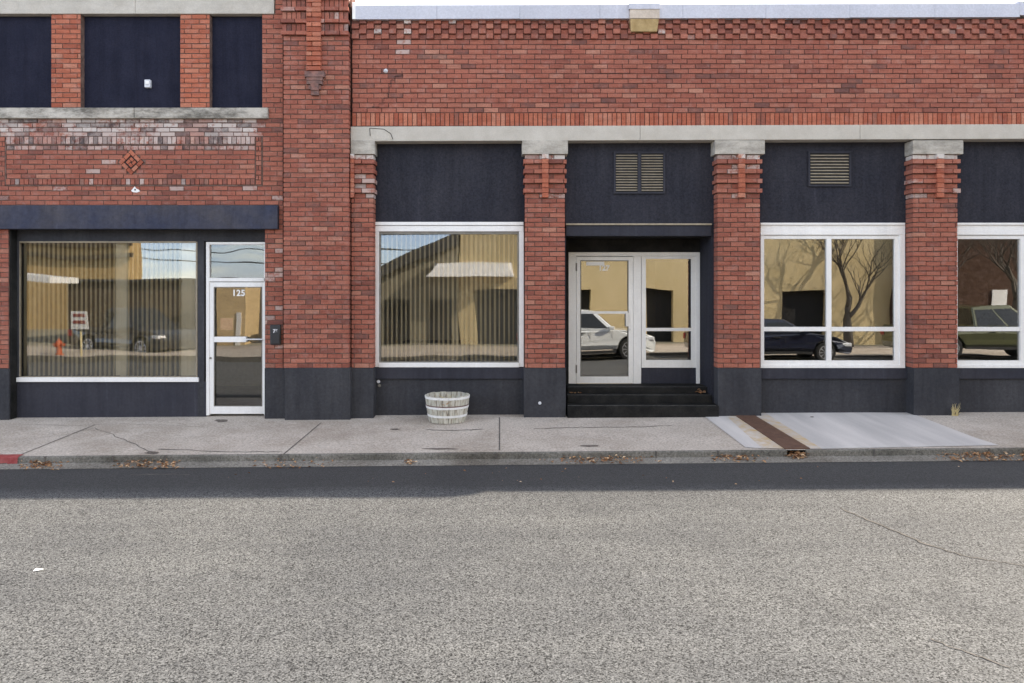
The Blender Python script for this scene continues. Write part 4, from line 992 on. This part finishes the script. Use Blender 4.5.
def prism(b, pts, y0_, y1_):
    n = len(pts); b.quads([(x, y1_, z) for x, z in pts] + [(x, y0_, z) for x, z in pts], [tuple(range(n))[::-1]] + [tuple(range(n, 2*n))] + [(i, (i+1)%n, n+(i+1)%n, n+i) for i in range(n)])
prism(q, [(x0g,GZ-.5),(x0g,rz(312)),(x1g,zr-.25),(x1g,GZ-.5)], -31, YO); q.build('wall', M['greystucco'], gb)
q = MB(); prism(q, [(x0g-.4,rz(312)-.1),(x1g,zr-.22),(x1g,zr+.35),(x0g-.4,rz(312)+.15)], -31.3, YO+.35); q.build('roof', M['darkroof'], gb)
for a, c in ((rx(385), rx(410)), (rx(428), rx(452))): obox(M['ventback'], 'door', gb, a, c, YO, YO+.03, GZ-.5, rz(300))
lowb = empty('low_building', (-14, -24, GZ), 'low brown flat roofed building across the street', 'building')
obox(M['brown'], 'wall', lowb, rx(58,19,.17), rx(236,19,.17), -28, YO-.6, GZ-.5, rz(281,19.6,.17))
obox(M['darkroof'], 'roof', lowb, rx(56,19,.17), rx(226,19,.17), -28.2, YO-.4, rz(281,19.6,.17)+.001, rz(278.5,19.6,.17))
an2 = empty('brick_shed', (-10.5, -19.5, GZ), 'small tan brick shed beside the low brown building', 'shed')
obox(M['tanbrick'], 'wall', an2, rx(216,18.6,.17), rx(245,18.6,.17), -20.4, -18.6, GZ-.5, rz(282,18.6,.17)); obox(M['white'], 'door', an2, rx(235,18.6,.17), rx(240,18.6,.17), -18.6, -18.56, GZ, rz(310,18.6,.17))
tbb = empty('tan_brick_building', (-24, -34, GZ), 'tan brick building with cornice bands further back across the street', 'building')
q = MB(); q.box(-46, rx(128,30,.17), -31.6, -30, GZ-.5, rz(240,30,.17)+1.2); tw_ = q.build('wall', M['tanbrick'], tbb)
for v in (247, 258, 243): obox(M['brown'], 'cornice', tbb, -46, rx(129,30,.17)+.2, -30, -29.75, rz(v,30,.17), rz(v,30,.17)+.22)
cn = empty('canopy', (-18, -17, GZ), 'white flat canopy on posts across the street', 'canopy')
q = MB(); z_ = rz(283,17,.17); q.quads([(-26,-18,z_+.6),(rx(62,17,.17),-16,z_),(rx(62,17,.17),-18,z_),(-26,-16,z_+.6),(-26,-18,z_+.9),(rx(62,17,.17),-16,z_+.25),(rx(62,17,.17),-18,z_+.25),(-26,-16,z_+.9)], [(3,1,5,7),(0,3,7,4),(7,5,6,4),(0,2,1,3),(1,2,6,5)]); q.build('roof', M['white'], cn)
for x in (-25, -19.5): q = MB(); q.tube([(x,-16.3,GZ),(x,-16.3,z_+.3)], .05, 8); q.build('post', M['white'], cn)
rb = empty('dark_brick_building', (26, -24, GZ), 'dark red brick building beside the yellow one across the street', 'building')
M['darkbrick'] = brick_mat('dark_red_brick', [(0, (.045,.024,.016)), (.5, (.065,.034,.022)), (1, (.09,.05,.034))])
obox(M['darkbrick'], 'wall', rb, rx(893)+.01, 42, -32, YO+.25, GZ-.5, 8.5)
obox(M['white'], 'notice_board', rb, rx(988), rx(1003), YO+.25, YO+.3, rz(320), rz(290))
for a, c in ((23.5, 25.2), (27.5, 29.2)): obox(M['ventback'], 'window', rb, a, c, YO+.25, YO+.27, .8, 3.0)
# wires and pole
def polewire(x, y, h_, wires, label):
    p = empty('utility_pole', (x, y, GZ), label, 'utility pole'); q = MB(); q.tube([(x,y,GZ),(x,y,h_)], [.16,.12], 10); q.build('shaft', M['bark'], p)
    q = MB(); q.box(x-.9, x+.9, y-.06, y+.06, h_-.5, h_-.38); q.build('cross_arm', M['bark'], p)
    return p
polewire(-30, -36, 8.6, 3, 'wooden utility pole beyond the tan brick building'); polewire(4, -44, 8.6, 3, 'wooden utility pole behind the yellow building')
for i, (za, zb, ya) in enumerate(((3.4,5.0,-36),(4.6,4.4,-38),(3.0,3.9,-37),(5.6,5.8,-40))):
    q = MB(); pts = []
    for k in range(25):
        t = k/24; pts.append((-34 + 46*t, ya, za + (zb-za)*t + 2.2 - 2.2*(1-(2*t-1)**2)))
    q.tube(pts, .03, 5); tag(q.build('overhead_wire', M['wire']), ('lowest','second','third','highest')[i] + ' black overhead wire across the sky behind the street', 'wire')
# sign stake and hydrant
sg = empty('yard_sign', (rx(72,13.5,.17), -13.8, GZ), 'small white sign on a wooden stake at the opposite kerb', 'sign')
sx = rx(74,13.5,.17); q = MB(); q.tube([(sx,-13.8,GZ),(sx-.05,-13.8,.7)], .03, 6); q.build('stake', M['straw'], sg)
q = MB(); q.box(sx-.3, sx+.2, -13.76, -13.74, rz(330,13.5,.17), rz(313,13.5,.17)); q.build('board', M['white'], sg)
q = MB(); zc = rz(318,13.5,.17); q.box(sx-.22, sx+.12, -13.738, -13.73, zc-.02, zc+.08); q.box(sx-.22, sx+.12, -13.738, -13.73, zc-.24, zc-.14); q.build('lettering', M['red_paint'], sg)
hy = empty('fire_hydrant', (rx(50,13.5,.17), -13.9, GZ), 'orange red fire hydrant at the opposite kerb', 'fire hydrant'); hx = rx(50,13.5,.17)
M['hydr'] = pm('orange_red_paint', (.42,.07,.025), (.50,.11,.04), 8, .5, 40, .1)
q = MB(); q.lathe([(.0,0),(.14,0),(.14,.05),(.09,.06),(.09,.40),(.12,.42),(.12,.45),(.09,.52),(.03,.57),(.02,.62),(0,.62)], (hx,-13.9,GZ+.02), 16); q.build('barrel', M['hydr'], hy, smooth=True)
q = MB(); q.tube([(hx-.2,-13.9,GZ+.4),(hx+.2,-13.9,GZ+.4)], .06, 10); q.tube([(hx,-13.9,GZ+.4),(hx,-13.68,GZ+.4)], .075, 10); q.build('outlet', M['hydr'], hy)

# ---- bare trees
def tree(x, y, h_, seed, label, r0=.17):
    rnd = random.Random(seed); root = empty('bare_tree', (x, y, GZ), label, 'tree', 'bare trees across the street')
    tr = MB(); br = MB()
    def grow(p, d_, L, r, lvl, mb):
        pts = [p]; rs = [r]; n = 4
        for k in range(n):
            d_ = (d_ + Vector((rnd.uniform(-.18,.18), rnd.uniform(-.18,.18), rnd.uniform(-.04,.14)))).normalized(); p = p + d_ * (L/n); pts.append(p); rs.append(r * (1 - .45*(k+1)/n))
        mb.tube(pts, rs, 7 if lvl < 2 else 4)
        if lvl >= 6: return
        for k in range(4 if lvl < 3 else 3):
            i = rnd.choice((2,3,4)) if k else 4; a = rnd.uniform(0, 6.28); sp = rnd.uniform(.45,.85)
            nd = (d_ + Vector((math.cos(a)*sp, math.sin(a)*sp, rnd.uniform(-.05,.35)))).normalized()
            grow(pts[i], nd, L * rnd.uniform(.62,.82), rs[i]*.66, lvl+1, br)
    grow(Vector((x,y,GZ-.05)), Vector((rnd.uniform(-.1,.1),0,1)), h_*.2, r0, 0, tr)
    tr.build('trunk', M['bark'], root, smooth=True); br.build('crown', M['bark'], root, smooth=True)
tree(13.8, -17.6, 11, 3, 'bare street tree in front of the yellow building', .2); tree(19.6, -16.6, 10.0, 11, 'bare street tree in front of the dark brick building', .22); tree(16.8, -17.8, 10.5, 5, 'slimmer bare street tree by the edge of the yellow building', .16)

# ---- parked cars
def paint(name, c, rough=.25, metal=.2):
    m, nt, p = newmat(name); p.inputs['Base Color'].default_value = (*c, 1); p.inputs['Roughness'].default_value = rough; p.inputs['Metallic'].default_value = metal
    p.inputs['Coat Weight'].default_value = .8; n = noise(nt, 30, 2, .5, objco(nt)); nt.links.new(ramp(nt, n.outputs[0], [(.3, tuple(x*.95 for x in c)), (.7, c)]).outputs[0], p.inputs['Base Color']); return m
M['tyre'] = pm('tyre_rubber', (.02,.02,.02), (.03,.03,.03), 20, .85, 60, .2); M['rim'] = pm('alloy_rim', (.6,.6,.62), (.7,.7,.72), 8, .3, 20, 0, .5, .7)
M['carglass'] = pm('car_glass', (.015,.017,.018), (.02,.022,.024), 3, .05, 10, 0, .6); M['lampglass'] = pm('headlamp_lens', (.75,.76,.78), (.82,.83,.85), 9, .1, 20, 0, .6)
M['tail'] = pm('tail_lamp_lens', (.5,.02,.02), (.6,.03,.03), 9, .15, 20, 0, .5); M['trim'] = pm('car_trim', (.025,.025,.027), (.035,.035,.037), 8, .6, 20, 0)
def car(kind, x, y, rz_, col, label):
    L, H, W = {'suv': (4.7,1.66,1.9), 'sedan': (4.7,1.42,1.82), 'pickup': (5.5,1.85,1.95)}[kind]
    root = empty('parked_car' if kind != 'pickup' else 'pickup_truck', (x, y, road_z(x, y)), label, 'car' if kind != 'pickup' else 'pickup truck', 'vehicles parked across the street', rz_)
    wr = {'suv': .37, 'sedan': .33, 'pickup': .40}[kind]
    fw, rw = L/2 - .92, -L/2 + {'suv':.98,'sedan':1.05,'pickup':1.2}[kind]
    belt = H * {'suv': .62, 'sedan': .66, 'pickup': .60}[kind]; bot = .26 if kind != 'pickup' else .38
    hood = {'suv': 1.02, 'sedan': .88, 'pickup': 1.12}[kind]
    def arch(cx): return [(cx + (wr+.06)*math.cos(a), max(bot, wr + (wr+.06)*math.sin(a))) for a in [math.pi*k/10 for k in range(11)]]
    tail_top = {'suv': belt+.02, 'sedan': belt-.02, 'pickup': belt}[kind]
    lower = [(-L/2+.05,bot),(-L/2,bot+.2),(-L/2+.04,tail_top-.08),(-L/2+.14,tail_top),(fw-.45 if kind!='pickup' else fw-.5,belt),(L/2-.55,hood-.06),(L/2-.12,hood-.22),(L/2,hood-.42),(L/2-.03,bot+.05),(L/2-.15,bot)]
    outline = lower + [(p[0],p[1]) for p in arch(fw)] + [(p[0],p[1]) for p in arch(rw)]
    n = len(outline); b = MB()
    ins = lambda z, x: .0 + (.05 if z < bot+.12 else 0) + (.04 if z > belt-.06 else 0) + (.10 if abs(x) > L/2-.14 else 0)
    vs_ = [(px, -W/2 + ins(pz,px), pz) for px, pz in outline] + [(px, W/2 - ins(pz,px), pz) for px, pz in outline]
    b.quads(vs_, [tuple(range(n))] + [tuple(range(n, 2*n))[::-1]] + [(i, n+i, n+(i+1)%n, (i+1)%n) for i in range(n)]); b.build('body', col, root, bevel=.035, inv=False)
    if kind == 'suv': cab = [(-L/2+.1,belt),(-L/2+.35,H-.1),(-L/2+.75,H),(-.2,H+.01),(.35,H-.05),(fw-.5,belt)]
    elif kind == 'sedan': cab = [(-L/2+.55,belt),(-L/2+1.3,H-.04),(-.5,H),(.2,H-.03),(fw-.45,belt)]
    else: cab = [(-.75,belt),(-.7,H-.05),(-.3,H),(.55,H-.02),(fw-.45,belt)]
    tum = lambda z: .05 + (z-belt)*.38
    c_ = MB(); n = len(cab); c_.quads([(px,-W/2+tum(pz),pz) for px,pz in cab] + [(px,W/2-tum(pz),pz) for px,pz in cab], [tuple(range(n))] + [tuple(range(n,2*n))[::-1]] + [(i,n+i,n+(i+1)%n,(i+1)%n) for i in range(n)])
    c_.build('cabin', col, root, bevel=.03, inv=False)
    xa, xb = cab[0][0], cab[-1][0]; zt_ = H - .13; zb = belt + .04
    def at(z, side):  # x limits at height z
        t = (z-belt)/(H-belt); 
        i0 = cab[0][0] + (cab[1][0]-cab[0][0])*min(1,t*1.1); i1 = cab[-1][0] + (cab[-2][0]-cab[-1][0])*min(1,t*1.08)
        return i0, i1
    (a0, a1), (c0_, c1_) = at(zb,0), at(zt_,0)
    for sd_ in (-1, 1):
        for (f0, f1) in ((.06,.49),(.53,.94)):
            if kind == 'pickup' and f0 < .5 and False: continue
            g_ = MB(); P = [(a0+(a1-a0)*f0, zb), (a0+(a1-a0)*f1, zb), (c0_+(c1_-c0_)*f1, zt_), (c0_+(c1_-c0_)*f0, zt_)]
            g_.face([(px, sd_*(W/2 - tum(pz) + .006), pz) for px, pz in P]); g_.build('side_window', M['carglass'], root, inv=False)
    for (p, q2, nm) in ((cab[-1], cab[-2], 'windscreen'), (cab[0], cab[1], 'rear_window')):
        g_ = MB(); dxn = 1 if nm == 'windscreen' else -1
        A = (p[0]+(q2[0]-p[0])*.1 + dxn*.012, p[1]+(q2[1]-p[1])*.1 + .008); B = (p[0]+(q2[0]-p[0])*.92 + dxn*.012, p[1]+(q2[1]-p[1])*.92 + .008)
        g_.face([(A[0],-W/2+tum(A[1])+.08,A[1]),(A[0],W/2-tum(A[1])-.08,A[1]),(B[0],W/2-tum(B[1])-.08,B[1]),(B[0],-W/2+tum(B[1])+.08,B[1])]); g_.build(nm, M['carglass'], root, inv=False)
    for cx in (fw, rw):
        for sd_ in (-1, 1):
            yo = sd_*(W/2 - .12)
            t_ = MB(); t_.tube([(cx,yo-.11,wr),(cx,yo-.10,wr),(cx,yo+.10,wr),(cx,yo+.11,wr)], [wr-.03,wr,wr,wr-.03], 28); to = t_.build('wheel', M['tyre'], root, inv=False)
            r_ = MB(); ye = yo + sd_*.112
            r_.tube([(cx,ye-.004,wr),(cx,ye+.004,wr)], wr*.22, 14)
            for k in range(10):
                a = 2*math.pi*k/10; 
                r_.quads([(cx+math.cos(a-.09)*wr*.2, ye, wr+math.sin(a-.09)*wr*.2),(cx+math.cos(a+.09)*wr*.2, ye, wr+math.sin(a+.09)*wr*.2),(cx+math.cos(a+.12)*wr*.64, ye, wr+math.sin(a+.12)*wr*.64),(cx+math.cos(a-.12)*wr*.64, ye, wr+math.sin(a-.12)*wr*.64)], [(0,1,2,3)])
            for k in range(28):
                a, c = 2*math.pi*k/28, 2*math.pi*(k+1)/28
                r_.quads([(cx+math.cos(t)*wr*q_, ye+sd_*.003, wr+math.sin(t)*wr*q_) for t in (a,c) for q_ in (.62,.70)], [(0,1,3,2)])
            r_.build('rim', M['rim'], to)
    for sd_ in (-1, 1):
        h_ = MB(); h_.box(L/2-.42, L/2-.06, sd_*(W/2-.21)-.14, sd_*(W/2-.21)+.165, hood-.36, hood-.23); h_.build('headlight', M['lampglass'], root, bevel=.03, inv=False)
        h_ = MB(); h_.box(-L/2-.008, -L/2+.25, sd_*(W/2-.15)-.11, sd_*(W/2-.15)+.12, tail_top-.35, tail_top-.12); h_.build('tail_light', M['tail'], root, bevel=.03, inv=False)
        h_ = MB(); h_.box(fw-.75, fw-.55, sd_*(W/2+.06)-.07, sd_*(W/2+.06)+.07, belt, belt+.13); h_.build('mirror', col, root, bevel=.03, inv=False)
        for hxx in (-.1, -1.05): 
            if kind == 'pickup' and hxx < -1: continue
            h_ = MB(); h_.box(hxx-.1, hxx+.1, sd_*(W/2+.015)-.015, sd_*(W/2+.015)+.015, belt-.14, belt-.11); h_.build('handle', M['trim'], root, inv=False)
    h_ = MB(); h_.box(L/2-.06, L/2+.012, -.55, .55, bot+.12, hood-.45); h_.build('grille', M['trim'], root, bevel=.02, inv=False)
    h_ = MB(); h_.box(rw+wr+.1, fw-wr-.1, -W/2-.006, -W/2+.05, bot+.005, bot+.09); h_.box(rw+wr+.1, fw-wr-.1, W/2-.05, W/2+.006, bot+.005, bot+.09); h_.build('sill_trim', M['trim'], root, inv=False)
    # cut lines of the doors
    h_ = MB()
    for dx_ in (-.75 if kind != 'pickup' else -.72, .15, fw-.62):
        for sd_ in (-1, 1): h_.box(dx_-.005, dx_+.005, sd_*(W/2)-.003, sd_*(W/2)+.003, bot+.1, belt-.06)
    h_.build('door_seam', M['trim'], root, inv=False)
    return root
car('suv', 2.7, -12.35, 0, paint('pearl_white_paint', (.84,.86,.85)), 'pale pearl sport utility car parked opposite the recessed entry')
car('sedan', 8.75, -12.45, 0, paint('dark_blue_paint', (.012,.016,.035)), 'dark blue sedan parked opposite the four light window')
car('pickup', 15.6, -12.4, 0, paint('olive_paint', (.10,.105,.05)), 'olive green pickup parked near the bare trees')
car('pickup', -14.3, -16.6, R(28), paint('charcoal_paint', (.02,.02,.022)), 'charcoal pickup parked askew before the low brown building')
